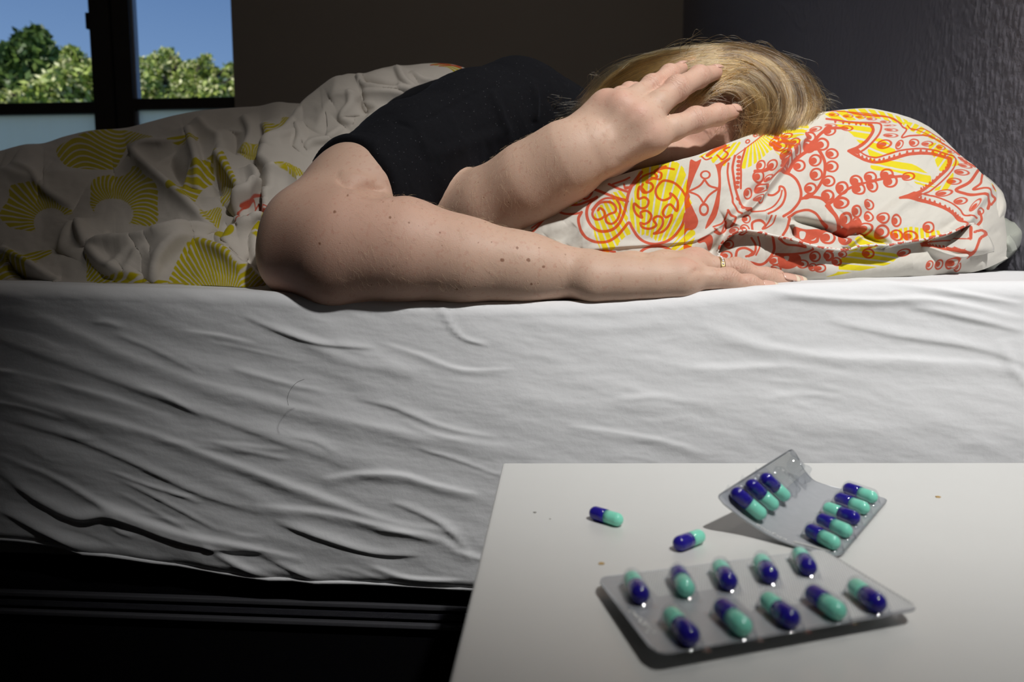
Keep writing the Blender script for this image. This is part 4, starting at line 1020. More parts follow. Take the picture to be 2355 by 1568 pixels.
# ================================================================== PERSON
class Field:
    """smooth-blended body volume on a regular lattice"""
    def __init__(self, lo, hi, h):
        self.lo = np.array(lo, float); self.h = h
        self.n = np.ceil((np.array(hi) - self.lo) / h).astype(int) + 1
        self.D = np.full(self.n, 0.05, np.float32)
        self.ax = [self.lo[k] + h * np.arange(self.n[k]) for k in range(3)]
    def box(self, lo, hi):
        i0 = np.clip(np.floor((np.asarray(lo) - self.lo) / self.h).astype(int), 0, self.n)
        i1 = np.clip(np.ceil((np.asarray(hi) - self.lo) / self.h).astype(int) + 1, 0, self.n)
        return tuple(slice(a, b) for a, b in zip(i0, i1))
    def pts(self, sl):
        return np.meshgrid(*[self.ax[k][sl[k]] for k in range(3)], indexing='ij', sparse=True)
    def merge(self, sl, d, k):
        if d.size == 0: return
        a = self.D[sl]
        if k > 0:
            h = np.maximum(k - np.abs(a - d), 0) / k
            self.D[sl] = np.minimum(a, d) - h * h * k * .25
        else: self.D[sl] = np.minimum(a, d)
    def cone(self, a, b, r1, r2, k=.008, flat=None, fac=1.0, D=None):
        a, b = np.asarray(a, float), np.asarray(b, float)
        R = max(r1, r2) * max(1, fac) + .022
        sl = self.box(np.minimum(a, b) - R, np.maximum(a, b) + R)
        X, Y, Z = self.pts(sl)
        d = b - a; L = max(d @ d, 1e-12)
        t = np.clip(((X - a[0]) * d[0] + (Y - a[1]) * d[1] + (Z - a[2]) * d[2]) / L, 0, 1)
        vx, vy, vz = X - a[0] - t * d[0], Y - a[1] - t * d[1], Z - a[2] - t * d[2]
        if flat is not None:
            n = np.asarray(flat, float); n = n / np.linalg.norm(n)
            q = (vx * n[0] + vy * n[1] + vz * n[2]) * (1 / fac - 1)
            vx, vy, vz = vx + q * n[0], vy + q * n[1], vz + q * n[2]
        val = (np.sqrt(vx * vx + vy * vy + vz * vz) - (r1 + (r2 - r1) * t)).astype(np.float32)
        (D or self).merge(sl, val, k)
    def chain(self, pts, k=.008, flat=None, fac=1.0):
        for p, q in zip(pts[:-1], pts[1:]): self.cone(p[0], q[0], p[1], q[1], k, flat, fac)
    def ell(self, c, r, k=.01, rot=None):
        c = np.asarray(c, float); r = np.asarray(r, float)
        R = np.full(3, r.max()) + .02
        sl = self.box(c - R, c + R)
        X, Y, Z = self.pts(sl); X, Y, Z = X - c[0], Y - c[1], Z - c[2]
        if rot is not None:
            m = np.array(rot); X, Y, Z = (m[0, 0]*X + m[0, 1]*Y + m[0, 2]*Z), (m[1, 0]*X + m[1, 1]*Y + m[1, 2]*Z), (m[2, 0]*X + m[2, 1]*Y + m[2, 2]*Z)
        k0 = np.sqrt((X/r[0])**2 + (Y/r[1])**2 + (Z/r[2])**2); k1 = np.sqrt((X/r[0]**2)**2 + (Y/r[1]**2)**2 + (Z/r[2]**2)**2)
        self.merge(sl, (k0 * (k0 - 1) / np.maximum(k1, 1e-6)).astype(np.float32), k)
    def carve(self, c, r, k=.006):
        c = np.asarray(c, float); sl = self.box(c - r - .02, c + r + .02)
        X, Y, Z = self.pts(sl); d = -(np.sqrt((X-c[0])**2 + (Y-c[1])**2 + (Z-c[2])**2) - r)
        a = self.D[sl]; h = np.maximum(k - np.abs(a - d), 0) / k
        self.D[sl] = np.maximum(a, d) + h * h * k * .25
    def sample(self, P):
        q = (P - self.lo) / self.h
        i = np.clip(np.floor(q).astype(int), 0, self.n - 2); f = q - i
        x, y, z = i.T; u, v, w = f.T; D = self.D
        c = lambda a, b, e: D[x + a, y + b, z + e]
        return (((c(0,0,0)*(1-u)+c(1,0,0)*u)*(1-v)+(c(0,1,0)*(1-u)+c(1,1,0)*u)*v)*(1-w) + ((c(0,0,1)*(1-u)+c(1,0,1)*u)*(1-v)+(c(0,1,1)*(1-u)+c(1,1,1)*u)*v)*w)
    def grad(self, P):
        e = self.h * .8; g = []
        for k in range(3):
            o = np.zeros(3); o[k] = e
            g.append(self.sample(P + o) - self.sample(P - o))
        g = np.stack(g, 1) / (2 * e)
        return g / np.maximum(np.linalg.norm(g, axis=1), 1e-9)[:, None]
    def surface(self):
        """dual (surface net) mesh of the zero level"""
        D = self.D; S = D < 0
        c8 = [S[a:S.shape[0]-1+a, b:S.shape[1]-1+b, c:S.shape[2]-1+c] for a in (0,1) for b in (0,1) for c in (0,1)]
        cnt = np.zeros(c8[0].shape, np.uint8)
        for c in c8: cnt += c
        I = np.argwhere((cnt > 0) & (cnt < 8))
        idx = np.full(cnt.shape, -1, np.int32); idx[tuple(I.T)] = np.arange(len(I))
        corners = np.array([(a, b, c) for a in (0,1) for b in (0,1) for c in (0,1)])
        vals = np.stack([D[I[:,0]+a, I[:,1]+b, I[:,2]+c] for a, b, c in corners], 1)
        acc = np.zeros((len(I), 3)); num = np.zeros(len(I))
        for i in range(8):
            for j in range(i + 1, 8):
                if np.abs(corners[i] - corners[j]).sum() != 1: continue
                va, vb = vals[:, i], vals[:, j]; m = (va < 0) != (vb < 0)
                t = va[m] / (va[m] - vb[m])
                acc[m] += corners[i] + (corners[j] - corners[i]) * t[:, None]; num[m] += 1
        V = self.lo + self.h * (I + acc / num[:, None])
        Q = []
        for ax in range(3):
            o1, o2 = [(1, 2), (2, 0), (0, 1)][ax]
            a = np.take(S, range(S.shape[ax] - 1), ax); b = np.take(S, range(1, S.shape[ax]), ax)
            E = np.argwhere(a != b); sgn = a[tuple(E.T)]
            ok = (E[:, o1] > 0) & (E[:, o2] > 0) & (E[:, o1] < cnt.shape[o1]) & (E[:, o2] < cnt.shape[o2])
            E, sgn = E[ok], sgn[ok]
            d1 = np.zeros(3, int); d1[o1] = 1; d2 = np.zeros(3, int); d2[o2] = 1
            q = np.stack([idx[tuple((E - d1 - d2).T)], idx[tuple((E - d2).T)], idx[tuple(E.T)], idx[tuple((E - d1).T)]], 1)
            q[~sgn] = q[~sgn][:, ::-1]
            Q.append(q)
        Q = np.vstack(Q); Q = Q[(Q >= 0).all(1)]
        for it in range(3):                                       # even out, then put back on the level set
            s = np.zeros_like(V); n = np.zeros(len(V))
            for k in range(4):
                np.add.at(s, Q[:, k], V[Q[:, (k + 1) % 4]] + V[Q[:, (k + 3) % 4]]); np.add.at(n, Q[:, k], 2)
            V = V * .4 + .6 * s / np.maximum(n, 1)[:, None]
            V = V - self.grad(V) * np.clip(self.sample(V), -.002, .002)[:, None] * (.8 if it == 2 else .5)
        return V, Q

w = lambda x, y, Y: W(x, y, Y)
# joints (survey pixel, depth) and radii in metres
R_ARM = [(w(1190, 252, .83), .049), (w(1085, 295, .785), .0505), (w(950, 378, .72), .0515), (w(830, 458, .665), .047), (w(730, 540, .626), .0420)]
R_FORE = [(w(728, 548, .618), .0415), (w(800, 567, .598), .0425), (w(930, 576, .592), .0385), (w(1070, 600, .588), .0308), (w(1200, 616, .587), .0246), (w(1345, 632, .587), .0207)]
L_UP = [(w(1240, 440, .88), .050), (w(1048, 520, .722), .031)]
L_FORE = [(w(1046, 516, .715), .0300), (w(1132, 476, .69), .0345), (w(1222, 420, .665), .0335), (w(1310, 366, .648), .0305), (w(1372, 334, .640), .0228)]
FIN_L = {   # fingers of the raised hand: knuckle, middle joint, end joint, tip
 'index': [(w(1500, 316, .632), .0120), (w(1550, 294, .640), .0107), (w(1600, 276, .650), .0101), (w(1650, 265, .666), .0088), (w(1683, 258, .678), .0070)],
 'middle': [(w(1468, 275, .630), .0120), (w(1515, 238, .637), .0107), (w(1557, 205, .648), .0103), (w(1607, 178, .668), .0090), (w(1644, 167, .684), .0070)],
 'ring': [(w(1430, 248, .636), .0116), (w(1468, 220, .644), .0096), (w(1500, 199, .654), .0090), (w(1540, 173, .672), .0082), (w(1566, 158, .688), .0064)],
 'little': [(w(1396, 244, .646), .0106), (w(1412, 233, .654), .0086), (w(1428, 224, .662), .0080), (w(1447, 211, .674), .0072), (w(1458, 204, .684), .0058)]}
FIN_R = {
 'little': [(w(1570, 640, .572), .0118), (w(1631, 640, .573), .0086), (w(1672, 644, .574), .0080), (w(1722, 655, .576), .0066), (w(1762, 661, .577), .0050)],
 'ring': [(w(1588, 618, .594), .0120), (w(1640, 617, .595), .0088), (w(1692, 622, .596), .0088), (w(1760, 640, .598), .0073), (w(1808, 646, .600), .0058)],
 'middle': [(w(1600, 612, .614), .0120), (w(1655, 617, .616), .0090), (w(1705, 625, .617), .0086), (w(1780, 642, .619), .0070), (w(1824, 648, .620), .0056)],
 'index': [(w(1590, 614, .632), .0118), (w(1640, 620, .634), .0090), (w(1685, 628, .635), .0086), (w(1750, 643, .636), .0070), (w(1795, 650, .637), .0056)]}
HC = w(1608, 302, .782)                                            # centre of the head

body = Field((-.40, .535, .560), (.345, 1.02, .905), .0018)
# torso, neck
body.ell(w(1130, 400, .92), (.16, .095, .115), .02)
body.chain([(w(1000, 420, .96), .10), (w(700, 450, 1.0), .085)], .03)
body.chain([(w(1190, 254, .83), .047), (w(1260, 298, .86), .043), (w(1360, 350, .85), .048), (HC + np.array([-.05, .02, -.015]), .050)], .03)
body.chain([(w(1240, 440, .88), .05), (w(1130, 400, .92), .08)], .03)
# head: skull, jaw, brow, nose, cheeks, lips, chin, ear
body.ell(HC + np.array([.012, .008, .002]), (.098, .090, .074), .01)
body.ell(HC + np.array([-.045, -.030, -.010]), (.062, .055, .052), .02)
# the face is turned down into the pillow
_fc, _fs = math.cos(math.radians(62)), math.sin(math.radians(62))
def RF(p):
    d = np.array(p, float) - HC
    return HC + np.array([d[0], d[1] * _fc - d[2] * _fs, d[1] * _fs + d[2] * _fc])
fy = HC[1] - .080
body.cone(RF((HC[0] - .005, fy - .001, HC[2])), RF((HC[0] - .043, fy - .022, HC[2])), .007, .0115, .012)          # nose
for sgn in (1, -1):
    body.cone(RF((HC[0] - .043, fy - .012, HC[2] + sgn * .009)), RF((HC[0] - .043, fy - .008, HC[2] + sgn * .012)), .0065, .006, .006)
    body.cone(RF((HC[0] + .018, fy + .006, HC[2] + sgn * .012)), RF((HC[0] + .012, fy + .014, HC[2] + sgn * .045)), .010, .008, .014)   # brow
    body.carve(RF((HC[0] - .002, fy - .006, HC[2] + sgn * .032)), .015, .012)
    body.ell(RF((HC[0] - .002, fy + .009, HC[2] + sgn * .031)), (.011, .010, .0135), .004)                     # closed lid
    body.ell(RF((HC[0] - .035, fy + .012, HC[2] + sgn * .035)), (.022, .018, .020), .016)                      # cheek
body.cone(RF((HC[0] - .066, fy - .006, HC[2] - .018)), RF((HC[0] - .066, fy - .006, HC[2] + .018)), .0062, .0062, .006)
body.cone(RF((HC[0] - .077, fy - .005, HC[2] - .015)), RF((HC[0] - .077, fy - .005, HC[2] + .015)), .0072, .0072, .004)
body.ell(RF((HC[0] - .098, fy + .012, HC[2])), (.018, .018, .022), .012)
body.ell(RF((HC[0] - .015, HC[1] + .015, HC[2] + .078)), (.030, .017, .008), .006)                             # ear
body.carve(RF((HC[0] - .012, HC[1] + .012, HC[2] + .090)), .009, .006)
# right arm
body.chain(R_ARM, .02)
body.chain(R_FORE, .022)
body.cone(w(672, 612, .618), w(770, 632, .605), .0235, .030, .026)                                         # point of the elbow
body.carve(w(862, 418, .585), .010, .02)                                                                   # crook of the elbow
# left arm
body.chain(L_UP, .02); body.chain(L_FORE, .02)
def hand(F, wrist, fing, n, rootr, thumb, spread):
    """palm with four metacarpals, separate fingers, thumb off the side"""
    names = ['index', 'middle', 'ring', 'little']
    for nm, wp in zip(names, wrist):
        F.cone(wp, fing[nm][0][0], rootr, fing[nm][0][1], .010)
    for a, b in zip(names[:-1], names[1:]):
        for t in (.35, .7, .97):
            pa = lerp(wrist[names.index(a)], fing[a][0][0], t); pb = lerp(wrist[names.index(b)], fing[b][0][0], t)
            F.cone(pa, pb, rootr * .82, rootr * .82, .008)
    T = Field.__new__(Field); T.lo, T.h, T.n, T.ax = F.lo, F.h, F.n, F.ax
    allp = np.array([p for f in fing.values() for p, r in f] + [p for p, r in thumb])
    T.D = np.full(F.n, .05, np.float32)
    for f in list(fing.values()):
        G = Field.__new__(Field); G.lo, G.h, G.n, G.ax = F.lo, F.h, F.n, F.ax
        sl = F.box(np.min([p for p, r in f], 0) - .04, np.max([p for p, r in f], 0) + .04)
        keep = T.D[sl].copy(); T.D[sl] = .05
        T.chain(f, .004)
        for j in (2, 3): T.ell(f[j][0] + n * f[j][1] * .25, np.full(3, f[j][1] * .93), .006)                # joint swell
        T.D[sl] = np.minimum(keep, T.D[sl])
    sl = F.box(allp.min(0) - .04, allp.max(0) + .04)
    F.merge(sl, T.D[sl], .007)
    F.chain(thumb, .010)
NL = np.array([-.25, -.90, .35]); NL /= np.linalg.norm(NL)
NR = np.array([.0, -.35, .94]); NR /= np.linalg.norm(NR)
hand(body, [w(1402, 362, .648), w(1388, 340, .644), w(1370, 314, .644), w(1350, 288, .648)], FIN_L, NL, .0150,
     [(w(1412, 376, .660), .0145), (w(1462, 357, .668), .0135), (w(1502, 350, .680), .0112), (w(1545, 352, .694), .0098), (w(1578, 358, .702), .0082)], 1)
body.cone(w(1388, 336, .640), w(1462, 288, .633), .024, .021, .012, NL, .62)
for p in FIN_L.values(): body.ell(p[0][0] + NL * .002, (.0105, .0105, .0105), .008)                         # knuckles
hand(body, [w(1380, 628, .622), w(1370, 626, .606), w(1362, 628, .590), w(1360, 640, .576)], FIN_R, NR, .0155,
     [(w(1395, 640, .622), .0140), (w(1450, 648, .640), .0125), (w(1510, 652, .652), .0105), (w(1560, 655, .660), .0085)], 1)
body.cone(w(1370, 648, .574), w(1560, 648, .570), .0155, .012, .012)                                        # heel of the hand
for nm in ('ring', 'little', 'middle'): body.ell(FIN_R[nm][0][0] + NR * .002, (.0105, .0105, .0105), .008)
V, Q = body.surface()
N = body.grad(V)

def seg_t(P, a, b):
    d = b - a; t = np.clip((P - a) @ d / (d @ d), 0, 1)
    return np.linalg.norm(P - a - t[:, None] * d, axis=1), t
# folds and creases of the skin
sx, sy = survey(V); PV = np.stack([sx, sy], 1)
front = N[:, 1] < .25
H = np.zeros(len(V))
sk = [([(775, 416), (810, 427), (850, 431), (885, 440)], -.0060, 6), ([(800, 440), (850, 446), (900, 452)], .0020, 14), ([(780, 402), (825, 408), (862, 418)], .0030, 11),
      ([(1460, 268), (1440, 290), (1405, 330)], .0009, 8), ([(1430, 248), (1410, 275), (1385, 310)], .0009, 8), ([(1500, 315), (1470, 330), (1420, 365)], .0009, 9),
      ([(1585, 640), (1600, 622), (1640, 622)], -.0010, 5)]
idx = np.nonzero(front & (np.abs(V[:, 2] - .70) < .13))[0]
h = np.zeros(len(idx)); ridges(PV[idx], h, sk); H[idx] = h
V = V + N * H[:, None]
tint = np.zeros(len(V)); kx = np.full(len(V), .05); km = np.zeros(len(V))
for FI, nn in ((FIN_L, NL), (FIN_R, NR)):
    for f in FI.values():
        for j, wd in ((2, .0085), (3, .0060)):
            p = f[j][0]; ax = f[j + 1][0] - f[j - 1][0]; ax /= np.linalg.norm(ax)
            q = V - p; al = q @ ax; dist = np.linalg.norm(q, axis=1)
            m = np.exp(-(al / wd) ** 2) * (dist < f[j][1] * 2.1) * sstep(-.1, .6, N @ nn)
            up = m > km
            kx[up] = al[up]; km[up] = m[up]
            tint += .55 * np.exp(-(dist / (f[j][1] * 1.5)) ** 2) * sstep(0, .6, N @ nn)
        tint += .9 * np.exp(-(np.linalg.norm(V - f[0][0] - nn * .009, axis=1) / .009) ** 2) + .5 * np.exp(-(np.linalg.norm(V - f[4][0], axis=1) / .009) ** 2)
tint += .7 * np.exp(-(np.linalg.norm(V - w(690, 625, .59), axis=1) / .032) ** 2) + .35 * np.exp(-(np.linalg.norm(V - w(830, 560, .56), axis=1) / .08) ** 2)
face_m = np.exp(-(np.linalg.norm((V - (HC + np.array([-.01, -.05, 0]))) / np.array([.09, .06, .07]), axis=1)) ** 4)
tint += .6 * face_m
moles = [(735, 560, 3.2), (783, 559, 2.4), (897, 500, 3.4), (770, 487, 4.0), (940, 512, 2.8), (1012, 535, 2.6), (1155, 598, 5.0), (1215, 598, 5.0), (1190, 570, 3.6), (1240, 570, 2.6), (1125, 627, 2.6), (1222, 653, 3.2), (905, 612, 3.4), (1050, 665, 3.0), (987, 628, 2.4), (1250, 613, 3.8),
         (1300, 585, 2.2), (830, 430, 3.4), (1100, 558, 2.2), (855, 655, 1.8), (970, 480, 2.2), (800, 450, 2.8), (1198, 374, 2.2), (1100, 420, 1.8), (1130, 557, 2.0), (880, 465, 2.0), (1330, 618, 1.8), (700, 520, 2.0)]
rm = np.random.default_rng(21)
for k in range(150): moles.append((rm.uniform(690, 1320), rm.uniform(440, 670), rm.uniform(.5, 1.5)))
mole = np.full(len(V), 20.0)
for x, y, r in moles:
    m = front & (np.abs(sx - x) < 26) & (np.abs(sy - y) < 26) & (V[:, 1] < .70)
    mole[m] = np.minimum(mole[m], np.hypot(sx[m] - x, sy[m] - y) - r)
qh = (V - HC) / np.array([.098, .09, .076])
scalp = sstep(.0, .05, (V[:, 0] - HC[0]) - .030 + np.maximum(V[:, 1] - HC[1] + .045, 0) * 2.2) * (np.linalg.norm(qh, axis=1) < 1.35)
me = fast_mesh('person', V, Q)
for n_, a_ in (('tint', np.clip(tint, 0, 1)), ('mole', mole), ('kx', kx), ('km', km), ('scalp', scalp)): fattr(me, n_, a_)
m_skin, nt, b = new_mat('skin')
base = mix(nt, tex_noise(nt, 22, 4), (0.485, 0.32, 0.235), (0.595, 0.41, 0.31))
base = mix(nt, maprange(nt, tex_noise(nt, 260, 2), .56, .70, 0, .38), base, (0.46, 0.24, 0.17))
tn = nd(nt, 'ShaderNodeMath', operation='MULTIPLY'); nt.links.new(attr(nt, 'tint'), tn.inputs[0]); tn.inputs[1].default_value = .60
base = mix(nt, tn.outputs[0], base, (0.60, 0.24, 0.185))
base = mix(nt, maprange(nt, attr(nt, 'mole'), 1.2, -1.2, 0, .8), base, (0.19, 0.075, 0.035))
base = mix(nt, attr(nt, 'scalp'), base, (0.20, 0.125, 0.055))
nt.links.new(base, b.inputs['Base Color'])
b.inputs['Roughness'].default_value = 0.55; b.inputs['Specular IOR Level'].default_value = 0.32
b.inputs['Subsurface Weight'].default_value = 0.12; b.inputs['Subsurface Radius'].default_value = (1.0, .35, .2); b.inputs['Subsurface Scale'].default_value = .006
bump(nt, b, tex_noise(nt, 900, 3), 0.18, 0.0005)
vo = nd(nt, 'ShaderNodeTexVoronoi', feature='DISTANCE_TO_EDGE'); vo.inputs['Scale'].default_value = 620
tc = nd(nt, 'ShaderNodeTexCoord'); nt.links.new(tc.outputs['Object'], vo.inputs['Vector'])
bump(nt, b, vo.outputs['Distance'], 0.12, 0.0008)
# knuckle wrinkles run across the finger
wv = nd(nt, 'ShaderNodeMath', operation='MULTIPLY_ADD'); nt.links.new(attr(nt, 'kx'), wv.inputs[0]); wv.inputs[1].default_value = 2600.0
nzz = nd(nt, 'ShaderNodeMath', operation='MULTIPLY'); nt.links.new(tex_noise(nt, 180, 2), nzz.inputs[0]); nzz.inputs[1].default_value = 16.0
nt.links.new(nzz.outputs[0], wv.inputs[2])
sn = nd(nt, 'ShaderNodeMath', operation='SINE'); nt.links.new(wv.outputs[0], sn.inputs[0])
mm = nd(nt, 'ShaderNodeMath', operation='MULTIPLY'); nt.links.new(sn.outputs[0], mm.inputs[0]); nt.links.new(attr(nt, 'km'), mm.inputs[1])
bump(nt, b, mm.outputs[0], 0.25, 0.0007)
person = tag(add_obj('person', me, m_skin), 'person in black short sleeved shirt lying on the bed with a hand over the face', 'person')

# finger nails
m_nail = simple('fingernail', (0.60, 0.37, 0.29), 0.25, 0.05, 300, 0.5)
m_tip = simple('nail_tip', (0.66, 0.55, 0.42), 0.3, 0.05, 300, 0.5)
def nail(tip, prev, r, n, wd=1.5, ln=1.9, free=.22):
    x = tip - prev; x /= np.linalg.norm(x)
    n = n - x * (n @ x); n /= np.linalg.norm(n); y = np.cross(n, x)
    u = np.linspace(-.95, 1.15, 13); v = np.linspace(-1, 1, 9)
    U, Vv = np.meshgrid(u, v, indexing='ij')
    wdt = r * wd * .5 * np.where(U < 0, np.sqrt(np.maximum(1 - (np.minimum(U, 0) / 1.02) ** 4, 0.05)), np.sqrt(np.maximum(1 - np.maximum(U - .8, 0) ** 2 * 4, .05)))
    hh = r * (1.04 - .10 * Vv ** 2 * 2.2 - .10 * np.maximum(U, -.3) ** 2 - .05 * U)
    P = tip + (U * r * ln * .5 + r * .25)[..., None] * x + (Vv * wdt)[..., None] * y + hh[..., None] * n
    me = fast_mesh('fingernail', P.reshape(-1, 3), grid_quads(13, 9)); me.materials.append(m_nail); me.materials.append(m_tip)
    mi = np.repeat(((u[:-1] + u[1:]) / 2 > (1.15 - free * 2 if free else 9)), 8).astype(np.int32); me.polygons.foreach_set('material_index', mi)
    o = bpy.data.objects.new('fingernail', me); COL.objects.link(o); o.parent = person
    s = o.modifiers.new('thick', 'SOLIDIFY'); s.thickness = .0006; s.offset = -1
def nv3(*a): a = np.array(a, float); return a / np.linalg.norm(a)
nail(FIN_L['index'][4][0], FIN_L['index'][3][0], .0071, nv3(.30, -.75, .58), 1.35, 1.5, 0); nail(FIN_L['middle'][4][0], FIN_L['middle'][3][0], .0071, nv3(-.1, -.6, .8), 1.35, 1.5, 0)
nail(FIN_L['ring'][4][0], FIN_L['ring'][3][0], .0065, nv3(-.3, -.5, .8), 1.4, 1.7, 0); nail(FIN_L['little'][4][0], FIN_L['little'][3][0], .0059, nv3(-.3, -.6, .75), 1.35, 1.5, 0)
nail(FIN_R['little'][4][0], FIN_R['little'][3][0], .0054, nv3(0, -.72, .69), 1.5, 2.5); nail(FIN_R['ring'][4][0], FIN_R['ring'][3][0], .0062, nv3(0, -.62, .78), 1.5, 2.4)
nail(FIN_R['middle'][4][0], FIN_R['middle'][3][0], .0060, nv3(0, -.5, .86), 1.7, 2.6); nail(FIN_R['index'][4][0], FIN_R['index'][3][0], .0060, nv3(0, -.3, .95), 1.7, 2.6)

# ring on the ring finger of the flat hand: gold band with a row of small stones
m_gold, nt, b = new_mat('gold'); b.inputs['Base Color'].default_value = (.74, .50, .215, 1); b.inputs['Metallic'].default_value = 1; b.inputs['Roughness'].default_value = .34
nt.links.new(mix(nt, tex_noise(nt, 400, 2), (.68, .47, .20), (.78, .56, .28)), b.inputs['Base Color'])
m_stone, nt, b = new_mat('clear_stone'); b.inputs['Roughness'].default_value = .04; b.inputs['IOR'].default_value = 2.2; b.inputs['Base Color'].default_value = (.85, .87, .9, 1)
rf = FIN_R['ring']; rp = w(1653, 619.5, .595); rx = rf[2][0] - rf[1][0]; rx /= np.linalg.norm(rx)
ra = NR - rx * (NR @ rx); ra /= np.linalg.norm(ra); rb = np.cross(rx, ra)
V2, F2 = [], []
for i in range(48):
    a = 2 * math.pi * i / 48; d = math.cos(a) * ra + math.sin(a) * rb
    for dx, dr in ((-.0020, .0089), (-.0020, .0099), (-.0012, .0103), (.0012, .0103), (.0020, .0099), (.0020, .0089)): V2.append(rp + rx * dx + d * dr)
for i in range(48):
    for j in range(6): F2.append([i * 6 + j, i * 6 + (j + 1) % 6, ((i + 1) % 48) * 6 + (j + 1) % 6, ((i + 1) % 48) * 6 + j])
ring = add_obj('finger_ring', mesh_from('finger_ring', V2, F2, False), m_gold, person); ring['label'] = 'gold band ring with small clear stones'
for k, a in enumerate((-14, 0, 14, 28, 42)):
    # stones sit where the ring turns to the top of the finger
    a = math.radians(a); d = math.cos(a) * ra + math.sin(a) * rb * (1 if rb[1] < 0 else -1)
    bm = bmesh.new(); bmesh.ops.create_icosphere(bm, subdivisions=1, radius=.0011)
    me2 = bpy.data.meshes.new('stone'); bm.to_mesh(me2); bm.free()
    o = add_obj('stone', me2, m_stone, ring); o.location = rp + d * .0104

# ------------------------------------------------------------------ shirt
sh = Field((-.40, .60, .575), (.22, 1.05, .905), .0024)
cl = .0042
sh.ell(w(1130, 400, .92), (.16 + cl, .100 + cl, .118 + cl), .02)
sh.chain([(w(1000, 420, .96), .104 + cl), (w(720, 450, 1.0), .089 + cl)], .03)
sh.chain([(w(1190, 254, .83), .047 + cl), (w(1262, 296, .86), .046 + cl), (w(1345, 350, .855), .050 + cl)], .03)
sh.ell(w(1200, 390, .845), (.085, .05, .085), .03)
sh.chain([(w(1240, 440, .88), .05 + cl), (w(1130, 400, .92), .08 + cl)], .03)
sh.chain([(p, r + cl) for p, r in R_ARM], .02)
sh.chain([(L_UP[0][0], .050 + cl), (lerp(L_UP[0][0], L_UP[1][0], .72), .036 + cl)], .02)
# cut: sleeve hem, neckline
def cut(F, c, n, box):
    n = np.asarray(n, float) / np.linalg.norm(n); sl = F.box(np.asarray(c) - box, np.asarray(c) + box)
    X, Y, Z = F.pts(sl); d = ((X - c[0]) * n[0] + (Y - c[1]) * n[1] + (Z - c[2]) * n[2]).astype(np.float32)
    F.D[sl] = np.maximum(F.D[sl], d)
hc = w(790, 432, .655); hn = (R_ARM[4][0] - R_ARM[2][0]); hn /= np.linalg.norm(hn)
hn = hn + np.array([.10, 0, .42]); hn /= np.linalg.norm(hn)
cut(sh, hc, hn, .095)
V, Q = sh.surface(); N = sh.grad(V)
sx, sy = survey(V); PV = np.stack([sx, sy], 1)
H = np.zeros(len(V)); idx = np.nonzero(N[:, 1] < .35)[0]; h = np.zeros(len(idx))
ridges(PV[idx], h, [([(1128, 205), (1142, 240), (1152, 270), (1170, 305)], .0045, 10), ([(1222, 182), (1228, 210), (1230, 240), (1229, 280)], .0050, 9),
                    ([(935, 288), (1010, 262), (1080, 222), (1130, 200), (1190, 190)], -.0016, 7), ([(930, 280), (1000, 255), (1080, 214), (1150, 188)], .0016, 9),
                    ([(900, 282), (925, 286), (950, 296)], -.002, 5), ([(1030, 250), (1045, 290), (1060, 330)], .0025, 8), ([(1080, 235), (1090, 270), (1100, 300)], .002, 7), ([(960, 290), (975, 330), (990, 370)], .0022, 9),
                    ([(730, 362), (790, 358), (860, 405)], -.0009, 5), ([(880, 310), (860, 350), (880, 400)], .0022, 12), ([(1000, 360), (1080, 330), (1180, 300)], .0025, 16)])
H[idx] = h
H += .0012 * fbm(V[:, 0] * 40, V[:, 2] * 40 + V[:, 1] * 25, 3)
# rolled edge of the sleeve hem
dh = (V - hc) @ hn; near = np.linalg.norm(V - hc, axis=1) < .09
H += np.where(near, .0010 * np.exp(-((dh + .004) / .004) ** 2) - .0007 * np.exp(-((dh + .016) / .0012) ** 2), 0)
V = V + N * H[:, None]
m_shirt, nt, b = new_mat('black_jersey')
lint = nd(nt, 'ShaderNodeTexVoronoi'); lint.inputs['Scale'].default_value = 210
tc = nd(nt, 'ShaderNodeTexCoord'); nt.links.new(tc.outputs['Object'], lint.inputs['Vector'])
nt.links.new(mix(nt, maprange(nt, lint.outputs['Distance'], .13, .05, 0, .5), mix(nt, tex_noise(nt, 300, 3), (.0026, .0027, .0040), (.0055, .0058, .0080)), (.10, .10, .11)), b.inputs['Base Color'])
b.inputs['Roughness'].default_value = .9; b.inputs['Specular IOR Level'].default_value = .15; b.inputs['Sheen Weight'].default_value = .04; b.inputs['Sheen Roughness'].default_value = .4
b.inputs['Sheen Tint'].default_value = (.55, .6, .8, 1)
bump(nt, b, tex_noise(nt, 1800, 2), .4, .0008)
shirt = add_obj('shirt', fast_mesh('shirt', V, Q), m_shirt, person); shirt['label'] = 'black short sleeved shirt'

